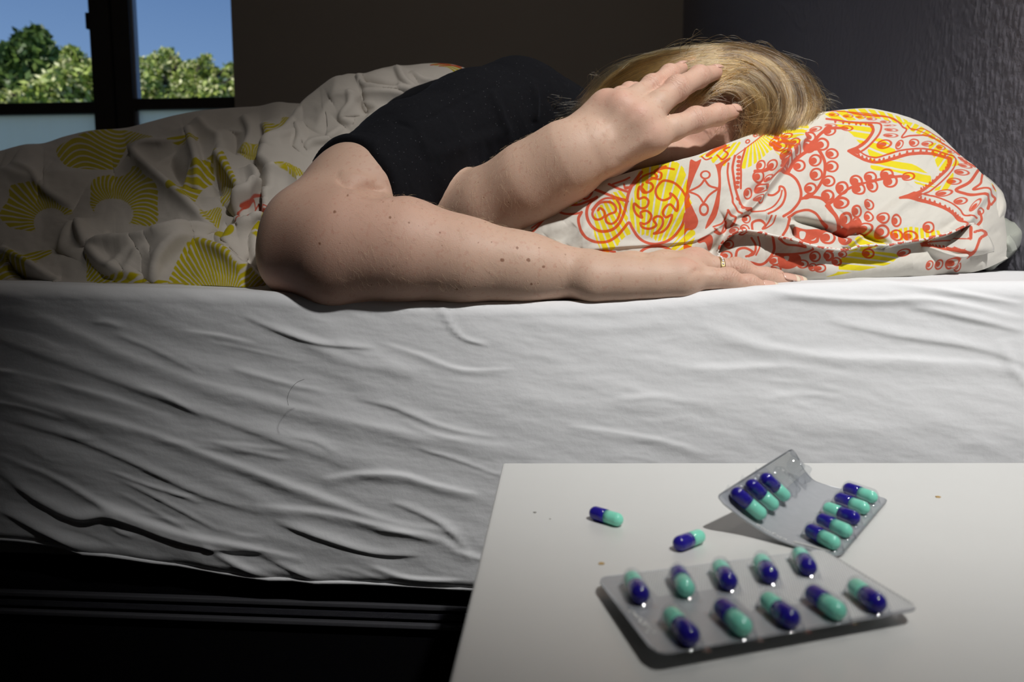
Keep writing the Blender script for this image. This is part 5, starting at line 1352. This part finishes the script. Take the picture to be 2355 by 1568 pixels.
# ------------------------------------------------------------------ hair
HR = np.array([.122, .103, .088]); HE = HC + np.array([.004, .004, -.002])
def onto(px, py, s):
    """point of the hair volume (ellipsoid scaled by s) under a survey pixel, or the nearest point beside it"""
    d = ray(px, py); o = np.array([0, 0, CAMZ])
    A = d / (HR * s); Bq = (o - HE) / (HR * s)
    a = (A * A).sum(-1); b_ = (A * Bq).sum(-1); c = (Bq * Bq).sum() - 1
    disc = b_ * b_ - a * c
    t = (-b_ - np.sqrt(np.maximum(disc, 0))) / a
    return o + d * t[..., None]
def zz0(l): return np.array([(1250 + x / 3.136, 80 + y / 3.136) for x, y in l])
fam = [
 ([[(1640, 150), (1520, 105), (1300, 96), (1100, 112), (800, 150), (560, 235), (400, 340), (300, 470), (190, 600), (70, 690)],
   [(1650, 190), (1470, 140), (1250, 115), (1020, 145), (800, 205), (600, 290), (430, 400), (320, 510), (220, 600), (120, 680)],
   [(1620, 230), (1430, 180), (1220, 160), (1050, 190), (880, 250), (700, 320), (520, 410), (380, 500), (290, 580), (200, 660)],
   [(1560, 240), (1400, 210), (1200, 200), (1060, 240), (900, 310), (760, 390), (600, 480), (470, 560), (370, 620), (300, 690)]], 3600),
 ([[(1440, 200), (1250, 210), (1100, 270), (980, 380), (860, 480), (740, 580), (640, 660)],
   [(1430, 230), (1300, 240), (1170, 310), (1060, 420), (950, 520), (860, 600), (800, 680)]], 1300),
 ([[(1480, 230), (1360, 250), (1260, 310), (1170, 380), (1090, 460), (1020, 530)],
   [(1520, 250), (1420, 270), (1320, 320), (1220, 380), (1130, 440), (1050, 520)],
   [(1540, 280), (1460, 300), (1360, 350), (1260, 400), (1160, 450), (1100, 500)]], 1000),
 ([[(1330, 250), (1450, 225), (1580, 280), (1670, 390), (1710, 520), (1700, 620), (1670, 690)],
   [(1280, 300), (1400, 280), (1530, 330), (1630, 430), (1660, 540), (1650, 640), (1610, 710)],
   [(1230, 350), (1360, 330), (1490, 370), (1570, 470), (1590, 570), (1570, 660), (1530, 720)],
   [(1180, 420), (1310, 385), (1430, 420), (1510, 510), (1530, 600), (1500, 680), (1470, 730)],
   [(1130, 470), (1270, 420), (1380, 440), (1450, 520), (1470, 610), (1450, 680), (1420, 740)]], 3000),
 ([[(1280, 120), (1420, 115), (1560, 150), (1690, 240), (1770, 370), (1800, 500), (1780, 600), (1740, 670)],
   [(1300, 105), (1450, 98), (1620, 145), (1750, 230), (1840, 370), (1870, 500), (1850, 590), (1810, 650)],
   [(1220, 100), (1400, 92), (1640, 140), (1800, 240), (1900, 370), (1940, 480), (1930, 560), (1890, 620)],
   [(1300, 100), (1480, 94), (1690, 150), (1840, 250), (1940, 360), (1990, 470), (1990, 540), (1950, 590)]], 3200),
 ([[(1260, 110), (1400, 110), (1520, 150), (1640, 230), (1730, 330), (1760, 450), (1750, 560), (1710, 660)],
   [(1240, 170), (1380, 160), (1500, 200), (1600, 270), (1690, 380), (1730, 500), (1720, 600), (1690, 680)]], 1300)]
rh = np.random.default_rng(33)
NP = 14
strands = []; tone = []
for fi, (guides, count) in enumerate(fam):
    G = []
    for g_ in guides:
        g_ = g_ if fi < 3 else g_ + [(2 * g_[-1][0] - g_[-2][0], g_[-1][1] + 90)]
        c = crom(zz0(g_), 12); cum = np.concatenate([[0], np.cumsum(np.linalg.norm(np.diff(c, axis=0), axis=1))]); q = np.linspace(0, cum[-1], NP)
        G.append(np.stack([np.interp(q, cum, c[:, k]) for k in range(2)], 1))
    G = np.array(G)
    nlock = max(count // 60, 4); toff = (.22, .10, .16, -.08, -.30, -.15)[fi]; soff = (0, -.01, .012, .004, .012, .020)[fi]
    lock_u = rh.random(nlock) * (len(G) - 1); lock_s = rh.uniform(.94, 1.035, nlock) + soff; lock_t = np.clip(rh.normal(.44, .36, nlock), 0, 1); lock_o = rh.normal(0, 4, (nlock, 2)); lock_w = rh.normal(0, 5.0, nlock)
    for k in range(count):
        l = rh.integers(nlock); loose = rh.random() < .20
        u = np.clip(lock_u[l] + rh.normal(0, .10 if not loose else .5), 0, len(G) - 1.001)
        tt_ = np.linspace(0, 1, NP)
        uu = np.clip(lock_u[l] + (u - lock_u[l]) * (1.25 - .85 * tt_ * (not loose)), 0, len(G) - 1.001)          # locks draw together towards the tips
        ii = uu.astype(int); f = (uu - ii)[:, None]
        c = G[ii, np.arange(NP)] * (1 - f) + G[np.minimum(ii + 1, len(G) - 1), np.arange(NP)] * f
        L0, L1 = rh.uniform(0, .25), rh.uniform(*((.72, 1.0) if fi < 3 else (.86, 1.0)))
        q = L0 + (L1 - L0) * tt_
        c = np.stack([np.interp(q, tt_, c[:, m]) for m in range(2)], 1)
        c = c + lock_o[l] + rh.normal(0, 1.8, 2) + (np.sin(tt_ * math.pi * rh.uniform(.8, 1.6) + lock_w[l]) * (rh.normal(0, 2.0) + lock_w[l]))[:, None] * np.array([.4, .9])
        if loose: c = c + (tt_ ** 1.5)[:, None] * rh.normal(0, 9, 2)
        s = lock_s[l] + rh.normal(0, .010) + (.02 * tt_ if loose else 0) - .03 * np.sin(tt_ * math.pi) * (rh.random() < .3)
        strands.append(onto(c[:, 0], c[:, 1], np.broadcast_to(np.asarray(s, float)[..., None] if np.ndim(s) else np.full((NP, 1), s), (NP, 1)) if False else float(np.mean(s))))
        tone.append(np.clip(lock_t[l] * .9 + toff + rh.normal(0, .16), 0, 1))
# hair over the back and lower side of the head, away from the camera
for k in range(2600):
    th, ph = rh.uniform(-.2, 1.0) * math.pi, rh.uniform(-.5, .5) * math.pi
    d0 = np.array([.55 + .45 * rh.random(), rh.uniform(0, 1), rh.uniform(-.8, 1)]); d0 /= np.linalg.norm(d0)
    tdir = np.array([-1.0, rh.normal(.3, .3), rh.normal(-.2, .3)])
    P = []
    for j in range(NP):
        d0 = d0 + tdir * .13 * (1 if j else 0); d0 /= np.linalg.norm(d0)
        P.append(HE + d0 * HR * rh.uniform(.995, 1.0))
    strands.append(np.array(P)); tone.append(rh.random())
# stray single hairs standing off
for g_ in ([(1420, 90), (1300, 60), (1180, 90), (1100, 180)], [(1500, 100), (1400, 55), (1250, 55), (1150, 110)], [(1480, 80), (1600, 90), (1720, 200), (1800, 330)], [(1700, 240), (1850, 260), (1930, 340), (2000, 430)], [(1750, 320), (1900, 370), (2000, 450), (2085, 525)], [(1780, 300), (1960, 360), (2060, 470), (2100, 520)],
           [(300, 480), (200, 520), (120, 500)], [(290, 520), (180, 580), (60, 620)], [(260, 600), (140, 660), (0, 700)], [(400, 330), (360, 300), (350, 380), (300, 480)], [(110, 455), (70, 480), (45, 520)], [(900, 130), (700, 170), (520, 240)], [(1150, 95), (950, 110), (800, 140)], [(620, 210), (480, 280), (360, 390)],
           [(1560, 470), (1450, 480), (1370, 530), (1350, 590)], [(1600, 600), (1500, 600), (1420, 560), (1400, 500)], [(1300, 480), (1200, 470), (1100, 500)], [(1320, 660), (1290, 680), (1255, 695)], [(1420, 640), (1400, 680), (1420, 720)], [(1900, 500), (2000, 500), (2080, 520)], [(1940, 560), (2020, 520), (2060, 505)], [(1800, 200), (1900, 260), (1950, 330)],
           [(1960, 470), (2060, 480), (2120, 530)], [(1820, 330), (1920, 420), (1960, 520), (1930, 600)], [(1860, 380), (1970, 450), (2020, 540), (1990, 580)], [(1780, 260), (1890, 330), (1960, 420), (1990, 520)], [(1500, 330), (1590, 420), (1620, 540), (1580, 680)], [(1430, 520), (1440, 600), (1410, 680), (1440, 730)], [(1480, 260), (1380, 290), (1230, 380), (1080, 500), (1020, 545)], [(1420, 160), (1180, 200), (900, 270), (640, 370)], [(1700, 160), (1850, 250), (1890, 300)], [(1000, 120), (1080, 60), (1200, 40)]):
    c0 = zz0(g_)
    for k in range(10):
        c = crom(c0 + rh.normal(0, 7, 2) + rh.normal(0, 7, c0.shape), 8); cum = np.linspace(0, 1, len(c)); q = np.linspace(0, 1, NP)
        c = np.stack([np.interp(q, cum, c[:, m]) for m in range(2)], 1)
        strands.append(onto(c[:, 0], c[:, 1], float(rh.uniform(1.01, 1.08)))); tone.append(rh.uniform(.35, 1))
def curves_obj(name, strands, tone, radius, m, parent):
    hc_ = bpy.data.hair_curves.new(name)
    npt = len(strands[0])
    hc_.add_curves([npt] * len(strands))
    P = np.concatenate(strands).astype(np.float32)
    hc_.points.foreach_set('position', P.ravel())
    r = np.tile(np.interp(np.linspace(0, 1, npt), [0, .6, 1], [1, 1, .35]), len(strands)).astype(np.float32) * radius
    a = hc_.attributes.get('radius') or hc_.attributes.new('radius', 'FLOAT', 'POINT')
    a.data.foreach_set('value', r)
    a = hc_.attributes.new('tone', 'FLOAT', 'CURVE'); a.data.foreach_set('value', np.asarray(tone, np.float32))
    hc_.materials.append(m)
    o = bpy.data.objects.new(name, hc_); COL.objects.link(o); o.parent = parent
    return o
m_hair = bpy.data.materials.new('blond_hair'); m_hair.use_nodes = True
nt = m_hair.node_tree; nt.nodes.clear()
out = nt.nodes.new('ShaderNodeOutputMaterial'); hb = nt.nodes.new('ShaderNodeBsdfHairPrincipled')
hb.parametrization = 'COLOR'
cr_ = nd(nt, 'ShaderNodeValToRGB')
cr_.color_ramp.elements[0].color = (.060, .032, .013, 1); cr_.color_ramp.elements[1].color = (.74, .50, .215, 1); e_ = cr_.color_ramp.elements.new(.5); e_.color = (.33, .18, .06, 1)
nt.links.new(attr(nt, 'tone'), cr_.inputs[0]); nt.links.new(cr_.outputs[0], hb.inputs['Color'])
hb.inputs['Roughness'].default_value = .17; hb.inputs['Radial Roughness'].default_value = .4
nt.links.new(hb.outputs[0], out.inputs[0])
hair = tag(curves_obj('hair', strands, tone, .00014, m_hair, person), kind='stuff'); hair['label'] = 'tousled short blond hair'
# fine pale hairs on both forearms
m_down, nt, b = new_mat('pale_arm_hair'); b.inputs['Roughness'].default_value = .4
nt.links.new(mix(nt, attr(nt, 'tone'), (.50, .34, .18), (.80, .66, .45)), b.inputs['Base Color'])
Vb = np.empty(len(person.data.vertices) * 3, np.float32); person.data.vertices.foreach_get('co', Vb); Vb = Vb.reshape(-1, 3).astype(float)
bx, by = survey(Vb); Nb = body.grad(Vb)
cand = np.nonzero((Nb[:, 1] < .3) & (Vb[:, 1] < .72) & (((bx > 760) & (bx < 1330) & (by > 430) & (by < 660) & (Vb[:, 1] < .62)) | ((bx > 1040) & (bx < 1400) & (by > 270) & (by < 520) & (Vb[:, 1] > .60) & (Vb[:, 1] < .72))))[0]
pick = rh.choice(cand, 1000, replace=False)
st, tn_ = [], []
for i in pick:
    p, n = Vb[i], Nb[i]
    ax = np.array([.55, 0, -.65]) if by[i] > 470 and Vb[i][1] < .62 else np.array([.2, -.1, -.75])
    g_ = ax + rh.normal(0, .3, 3); g_ -= n * (g_ @ n); g_ /= np.linalg.norm(g_)
    ln = rh.uniform(.003, .008)
    st.append(np.array([p + g_ * ln * t + n * (.0012 * math.sin(t * 2.2) + .0002) for t in np.linspace(0, 1, 6)])); tn_.append(rh.random())
tag(curves_obj('arm_hair', st, tn_, .00003, m_down, person), kind='stuff')
# ================================================================== BEDSIDE TABLE
TZ = 0.46
m_white = simple('white_melamine', (0.62, 0.622, 0.60), 0.32, 0.015, 30, 0.45)
tA = WZ(1156, 1064, TZ); tB = WZ(1033, 1568, TZ)
ex = (WZ(2355, 1063, TZ) - tA); ex /= np.linalg.norm(ex)
ey = (tB - tA); ey /= np.linalg.norm(ey)
TMat = Matrix(((ex[0], -ey[0], 0, tA[0]), (ex[1], -ey[1], 0, tA[1]), (0, 0, 1, TZ), (0, 0, 0, 1)))   # x along the back edge, y into the room
table = tag(empty('bedside_table', Vector(tA) + Vector((.25, -.2, -TZ))), 'white bedside table in front of the bed carrying the capsules', 'table')
def tpart(name, lo, hi, bev=.0015):
    o = box_obj(name, lo, hi, m_white, None, TMat, bev, 3)
    o.parent = table; o.matrix_parent_inverse = Matrix.Translation(table.location).inverted()
    return o
tpart('tabletop', (0, -.46, -.022), (.52, 0, 0), .0022)
for x in (.03, .49):
    for y in (-.43, -.03): tpart('leg', (x - .02, y - .02, -TZ), (x + .02, y + .02, -.022))
for lo, hi in (((.05, -.036, -.07), (.47, -.024, -.022)), ((.05, -.436, -.07), (.47, -.424, -.022)), ((.024, -.41, -.07), (.036, -.05, -.022)), ((.484, -.41, -.07), (.496, -.05, -.022))):
    tpart('rail', lo, hi)

# capsules
m_blue = simple('blue_gelatine', (0.020, 0.014, 0.26), 0.08, 0.05, 60, 0.5)
m_mint = simple('mint_gelatine', (0.25, 0.76, 0.57), 0.09, 0.03, 60, 0.5)
CR, CL = .0038, .0215                                        # radius and length of a capsule
def lathe(profile, seg=24):
    V = []; Q = []
    for x, r in profile:
        a = np.linspace(0, 2 * math.pi, seg, endpoint=False)
        V += [(x, r * math.cos(t), r * math.sin(t)) for t in a]
    n = len(profile)
    for i in range(n - 1):
        for j in range(seg): Q.append([i * seg + j, i * seg + (j + 1) % seg, (i + 1) * seg + (j + 1) % seg, (i + 1) * seg + j])
    Q.append(list(range(seg))[::-1]); Q.append(list(range((n - 1) * seg, n * seg)))
    return V, Q
def dome(x0, x1, r, sgn):
    pts = [(x0, r * .985), (x0, r)] if abs(x0) < .003 else [(x0, r)]
    cxx = x1 - sgn * r
    pts += [(cxx * .5 + x0 * .5, r)]
    for t in np.linspace(0, 1, 9): pts.append((cxx + sgn * r * math.sin(t * math.pi / 2), max(r * math.cos(t * math.pi / 2), r * .03)))
    return pts if sgn > 0 else pts[::-1]
cap_me = mesh_from('cap', *lathe(dome(.0002, -CL / 2, CR, -1)))
body_me = mesh_from('body', *lathe(dome(.0002, CL / 2, CR * .955, 1)))
cap_me.materials.append(m_blue); body_me.materials.append(m_mint)
def capsule(a, b_, up, label, group):
    """a = blue end direction point, b_ = mint end; both on the capsule's axis"""
    a, b_ = Vector(a), Vector(b_)
    x = (b_ - a).normalized(); z = Vector(up); y = z.cross(x).normalized(); z = x.cross(y)
    c = (a + b_) / 2
    o = empty('capsule', c)
    o.matrix_world = Matrix(((x[0], y[0], z[0], c[0]), (x[1], y[1], z[1], c[1]), (x[2], y[2], z[2], c[2]), (0, 0, 0, 1)))
    tag(o, label, 'capsule', group)
    for n, d in (('cap', cap_me), ('body', body_me)):
        c_ = bpy.data.objects.new(n, d); COL.objects.link(c_); c_.parent = o
    return o
za = TZ + CR
capsule(WZ(1361, 1177, za), WZ(1428, 1197, za), (0, 0, 1), 'loose blue and mint capsule lying alone near the far left of the table', 'loose capsules on the table')
capsule(WZ(1551, 1254, za), WZ(1618, 1229, za), (0, 0, 1), 'loose blue and mint capsule lying on the table between the two blister packs', 'loose capsules on the table')

# blister packs
m_foil, nt, b = new_mat('silver_foil')
nt.links.new(mix(nt, tex_noise(nt, 200, 3), (.36, .375, .395), (.43, .445, .465)), b.inputs['Base Color'])
b.inputs['Metallic'].default_value = 0.25; b.inputs['Roughness'].default_value = 0.42
m_plastic, nt, b = new_mat('clear_blister_plastic')
for l in list(nt.links): nt.links.remove(l)
out = [n for n in nt.nodes if n.type == 'OUTPUT_MATERIAL'][0]
tr = nd(nt, 'ShaderNodeBsdfTransparent'); tr.inputs[0].default_value = (.93, .94, .95, 1)
gl = nd(nt, 'ShaderNodeBsdfGlossy'); gl.inputs['Roughness'].default_value = .06
lw = nd(nt, 'ShaderNodeLayerWeight'); lw.inputs['Blend'].default_value = .25
ms = nd(nt, 'ShaderNodeMixShader')
nt.links.new(maprange(nt, lw.outputs['Facing'], 0, 1, .04, .28), ms.inputs[0]); nt.links.new(tr.outputs[0], ms.inputs[1]); nt.links.new(gl.outputs[0], ms.inputs[2]); nt.links.new(ms.outputs[0], out.inputs[0])

m_knurl = simple('bright_knurled_foil', (.80, .80, .77), .3, .05, 300, .6, .25)
class Patch:
    """bent sheet: s across the short side, t along the long side; heights come with the curves"""
    def __init__(self, near, far):
        self.n, self.f = crom(near, 10), crom(far, 10)
        self.un, self.uf = [np.concatenate([[0], np.cumsum(np.linalg.norm(np.diff(c, axis=0), axis=1))]) for c in (self.n, self.f)]
        self.un /= self.un[-1]; self.uf /= self.uf[-1]
    def at(self, s, t):
        s = np.asarray(s, float); t = np.asarray(t, float)
        a = np.stack([np.interp(s, self.un, self.n[:, k]) for k in range(3)], -1)
        b_ = np.stack([np.interp(s, self.uf, self.f[:, k]) for k in range(3)], -1)
        return a + (b_ - a) * t[..., None]
    def normal(self, s, t):
        e = 1e-3
        n = np.cross(self.at(s + e, t) - self.at(s - e, t), self.at(s, t + e) - self.at(s, t - e))
        n = n / np.linalg.norm(n, axis=-1)[..., None]
        return np.where(n[..., 2:3] < 0, -n, n)
    def find(self, px, py, lift=0.0):
        """(s, t) of the sheet point seen at a pixel"""
        s, t = np.meshgrid(np.linspace(0, 1, 161), np.linspace(0, 1, 161), indexing='ij')
        P = self.at(s, t) + self.normal(s, t) * lift
        x, y = survey(P)
        k = np.argmin((x - px) ** 2 + (y - py) ** 2)
        return float(s.flat[k]), float(t.flat[k])
def rounded_grid(patch, ns, nt2, rc, size, lift):
    """sheet grid with rounded corners"""
    s, t = np.meshgrid(np.linspace(0, 1, ns), np.linspace(0, 1, nt2), indexing='ij')
    x, y = s * size[0], t * size[1]
    qx = np.minimum(x, size[0] - x); qy = np.minimum(y, size[1] - y)
    inset = np.clip(rc - qy, 0, rc); lim = rc - np.sqrt(np.maximum(rc * rc - inset ** 2, 0))
    x = np.clip(x, lim, size[0] - lim)
    s2, t2 = x / size[0], y / size[1]
    return (patch.at(s2, t2) + patch.normal(s2, t2) * lift).reshape(-1, 3), s2, t2
def blister(name, label, patch, size, pockets, group_label, empties=(), rough_zone=None, texts=()):
    """pockets: (blue-end px, mint-end px, label)"""
    c = patch.at(.5, .5)
    root = tag(empty(name, c), label, 'blister pack', 'blister packs on the table')
    inv = Matrix.Translation(root.location).inverted()
    def rel(o): o.parent = root; o.matrix_parent_inverse = inv; return o
    ns, nt2 = 40, 60
    Vt, s2, t2 = rounded_grid(patch, ns, nt2, .006, size, .0003)
    Vb, _, _ = rounded_grid(patch, ns, nt2, .006, size, -.0002)
    Q = grid_quads(ns, nt2)
    n = len(Vt)
    ring = [i * nt2 for i in range(ns)] + [(ns - 1) * nt2 + j for j in range(1, nt2)] + [i * nt2 + nt2 - 1 for i in range(ns - 2, -1, -1)] + [j for j in range(nt2 - 2, 0, -1)]
    side = [[ring[k], ring[(k + 1) % len(ring)], ring[(k + 1) % len(ring)] + n, ring[k] + n] for k in range(len(ring))]
    me = mesh_from('foil_card', np.vstack([Vt, Vb]), Q.tolist() + (Q[:, ::-1] + n).tolist() + side)
    rel(add_obj('foil_card', me, m_foil))
    # knurled seal: fine raised dots
    if rough_zone:
        V, F = [], []
        ds = .00115
        for i in range(int(size[0] / ds)):
            for j in range(int(size[1] / ds)):
                s, t = (i + .5) * ds / size[0], (j + .5 * (1 + (i % 2))) * ds / size[1]
                if not rough_zone(s, t) or t > .995: continue
                p = patch.at(s, t); nn = patch.normal(s, t)
                a = patch.at(s + .42 * ds / size[0], t) - p; b2 = patch.at(s, t + .42 * ds / size[1]) - p
                p = p + nn * .0003
                k = len(V)
                V += [p - a, p + b2, p + a, p - b2, p + nn * .0004]
                F += [[k, k + 1, k + 4], [k + 1, k + 2, k + 4], [k + 2, k + 3, k + 4], [k + 3, k, k + 4]]
        if V: rel(tag(add_obj('knurled_seal', mesh_from('knurled_seal', V, F, False), m_knurl), kind='stuff'))
    # small embossed strokes of the batch code
    V, F = [], []
    for (s, t, ds_, dt_, r) in texts:
        p0, p1 = patch.at(s, t), patch.at(s + ds_, t + dt_)
        n0 = patch.normal(s, t) * .0004
        v, q = tube(np.array([p0 + n0, (p0 + p1) / 2 + n0 * 1.6, p1 + n0]), r, 6)
        F += [[x + len(V) for x in k] for k in q]; V += v.tolist()
    if V: rel(add_obj('embossed_code', mesh_from('embossed_code', V, F), m_knurl))  # bright foil colour paints the glints on the embossed strokes
    def pocket(pa, pb, crushed=False):
        u = np.linspace(-1, 1, 25); v = np.linspace(-1, 1, 15)
        ax = pb - pa; Lh = CL / 2 + .0009; c0 = (pa + pb) / 2
        x = ax / np.linalg.norm(ax)
        s, t = patch.find(*survey(c0)); nn = patch.normal(s, t); y = np.cross(nn, x); y /= np.linalg.norm(y); nn = np.cross(x, y)
        U, Vv = np.meshgrid(u, v, indexing='ij')
        # capsule shaped bubble with a small flange
        r = CR + .0008
        hx = U * (Lh + .0012); hy = Vv * (r + .0012)
        ex_ = np.clip(np.abs(hx) - (Lh - r), 0, None)
        d = np.sqrt(ex_ ** 2 + hy ** 2)
        hgt = np.where(d < r, (np.maximum(1 - (d / r) ** 2.6, 0)) ** (1 / 2.4) * (2 * CR + .0009), 0) + .0003
        if crushed:
            hgt = hgt * (.66 + .22 * np.sin(hx * 520 + hy * 260) + .12 * np.sin(hy * 700 - hx * 400))
        P = c0 - nn * CR + hx[..., None] * x + hy[..., None] * y + hgt[..., None] * nn
        me = fast_mesh('bubble', P.reshape(-1, 3), grid_quads(25, 15))
        rel(add_obj('bubble', me, m_plastic))
    for (ba, mi, lab) in pockets:
        sa, ta = patch.find(*ba, CR + .0004); sb, tb = patch.find(*mi, CR + .0004)
        pa = patch.at(sa, ta) + patch.normal(sa, ta) * (CR + .0005); pb = patch.at(sb, tb) + patch.normal(sb, tb) * (CR + .0005)
        # keep the true capsule length about the middle
        c0 = (pa + pb) / 2; x = (pb - pa) / np.linalg.norm(pb - pa)
        pa, pb = c0 - x * CL / 2, c0 + x * CL / 2
        s, t = patch.find(*survey(c0), 0)
        capsule(pa, pb, patch.normal(s, t), lab, group_label)
        pocket(pa, pb)
    for (ba, mi) in empties:
        sa, ta = patch.find(*ba); sb, tb = patch.find(*mi)
        pocket(patch.at(sa, ta) + patch.normal(sa, ta) * CR, patch.at(sb, tb) + patch.normal(sb, tb) * CR, True)
    return root

h = TZ
pA = Patch([WZ(1508, 1508, h + .0075), WZ(1440, 1420, h + .0065), WZ(1370, 1329, h + .005)],
           [WZ(2121, 1402, h + .0065), WZ(2008, 1334, h + .005), WZ(1893, 1264, h + .004)])
NB = 'near blister pack'
A_row = [((1483, 1390), (1444, 1315)), ((1549, 1301), (1591, 1375)), ((1688, 1359), (1646, 1286)), ((1784, 1345), (1740, 1272)), ((1873, 1327), (1827, 1256)),
         ((1594, 1477), (1542, 1413)), ((1657, 1395), (1716, 1460)), ((1824, 1439), (1763, 1378)), ((1866, 1362), (1934, 1423)), ((2026, 1406), (1962, 1345))]
place = ['at the left end', 'second from the left', 'third from the left', 'fourth from the left', 'at the right end']
pk = []
for k, (b_, mi) in enumerate(A_row):
    row = 'back' if k < 5 else 'front'
    lead = 'mint half at the back' if mi[1] < b_[1] else 'blue half at the back'
    pk.append((b_, mi, 'capsule %s of the %s row in the %s' % (place[k % 5], row, NB)))
r3 = np.random.default_rng(9)
code = lambda t0, s0, s1, n: [(s0 + (s1 - s0) * (k + r3.uniform(.1, .5)) / n, t0 + r3.uniform(-.008, .008), r3.uniform(-.006, .012), r3.uniform(-.014, .014), .00028) for k in range(n)]
blister('blister_pack', 'silver blister pack lying flat nearest the table front, all ten capsules inside', pA, (.0685, .117), pk, 'capsules in the near blister pack',
        rough_zone=lambda s, t: (t > .16 and s > .62 and s < .985) or (t > .42 and s > .28 and s < .985) or (t > .66 and s > .03 and s < .985),
        texts=code(.035, .18, .52, 16) + code(.045, .3, .4, 5))
pB = Patch([WZ(1643, 1143, h + .020), WZ(1718, 1200, h + .0085), WZ(1800, 1246, h + .0022), WZ(1930, 1284, h + .0012)],
           [WZ(1824, 1028, h + .034), WZ(1858, 1092, h + .013), WZ(1906, 1117, h + .004), WZ(2045, 1146, h + .0012)])
B_left = [((1689, 1130), (1753, 1185)), ((1722, 1110), (1783, 1166)), ((1752, 1093), (1811, 1146))]
B_empty = [((1780, 1081), (1829, 1134)), ((1812, 1052), (1853, 1111))]
B_right = [((1853, 1214), (1931, 1255)), ((1880, 1191), (1959, 1227)), ((1973, 1195), (1897, 1166)), ((1923, 1144), (1996, 1172)), ((1943, 1121), (2014, 1146))]
pk = []
for k, (b_, mi) in enumerate(B_left):
    pk.append((b_, mi, 'capsule on the raised wing of the far bent blister pack, %s' % ['nearest the camera', 'middle one of three', 'next to the emptied blisters'][k]))
for k, (b_, mi) in enumerate(B_right):
    pk.append((b_, mi, 'capsule in the right row of the far bent blister pack, %s' % ['first from its near edge', 'second from its near edge', 'third from either edge', 'second from its far edge', 'last at its far edge'][k]))
blister('blister_pack', 'bent silver blister pack with a raised wing and two emptied blisters, farther back', pB, (.068, .097), pk, 'capsules in the far blister pack',
        empties=B_empty, rough_zone=lambda s, t: s < .30 and t > .60 and s > .015, texts=code(.03, .36, .62, 14) + [(.66 + .002 * k, .035, .26, .004, .0005) for k in range(1)])
# crumbs and specks on the table
m_crumb = simple('tan_crumb', (.5, .33, .12), .8)
m_speck = simple('grey_speck', (.2, .19, .17), .8)
for (x, y, r_, m, lab) in ((1383, 1295, .0011, m_crumb, 'tiny tan crumb on the table behind the near blister pack'), (2157, 1142, .0012, m_crumb, 'tiny tan crumb on the table at the far right edge side'),
                           (1230, 1178, .0007, m_speck, 'tiny grey speck near the far left table edge'), (1265, 1193, .0004, m_speck, 'tiniest grey speck on the table left of the first loose capsule')):
    bm = bmesh.new(); bmesh.ops.create_icosphere(bm, subdivisions=2, radius=r_)
    for v in bm.verts: v.co = Vector((v.co[0] * 1.3, v.co[1], v.co[2] * .5)) * (1 + .25 * math.sin(v.co[0] * 9000 + v.co[1] * 7000))
    me = bpy.data.meshes.new('crumb'); bm.to_mesh(me); bm.free()
    o = tag(add_obj('crumb', me, m), lab, 'crumb', 'crumbs on the table'); o.location = WZ(x, y, TZ + r_ * .3)
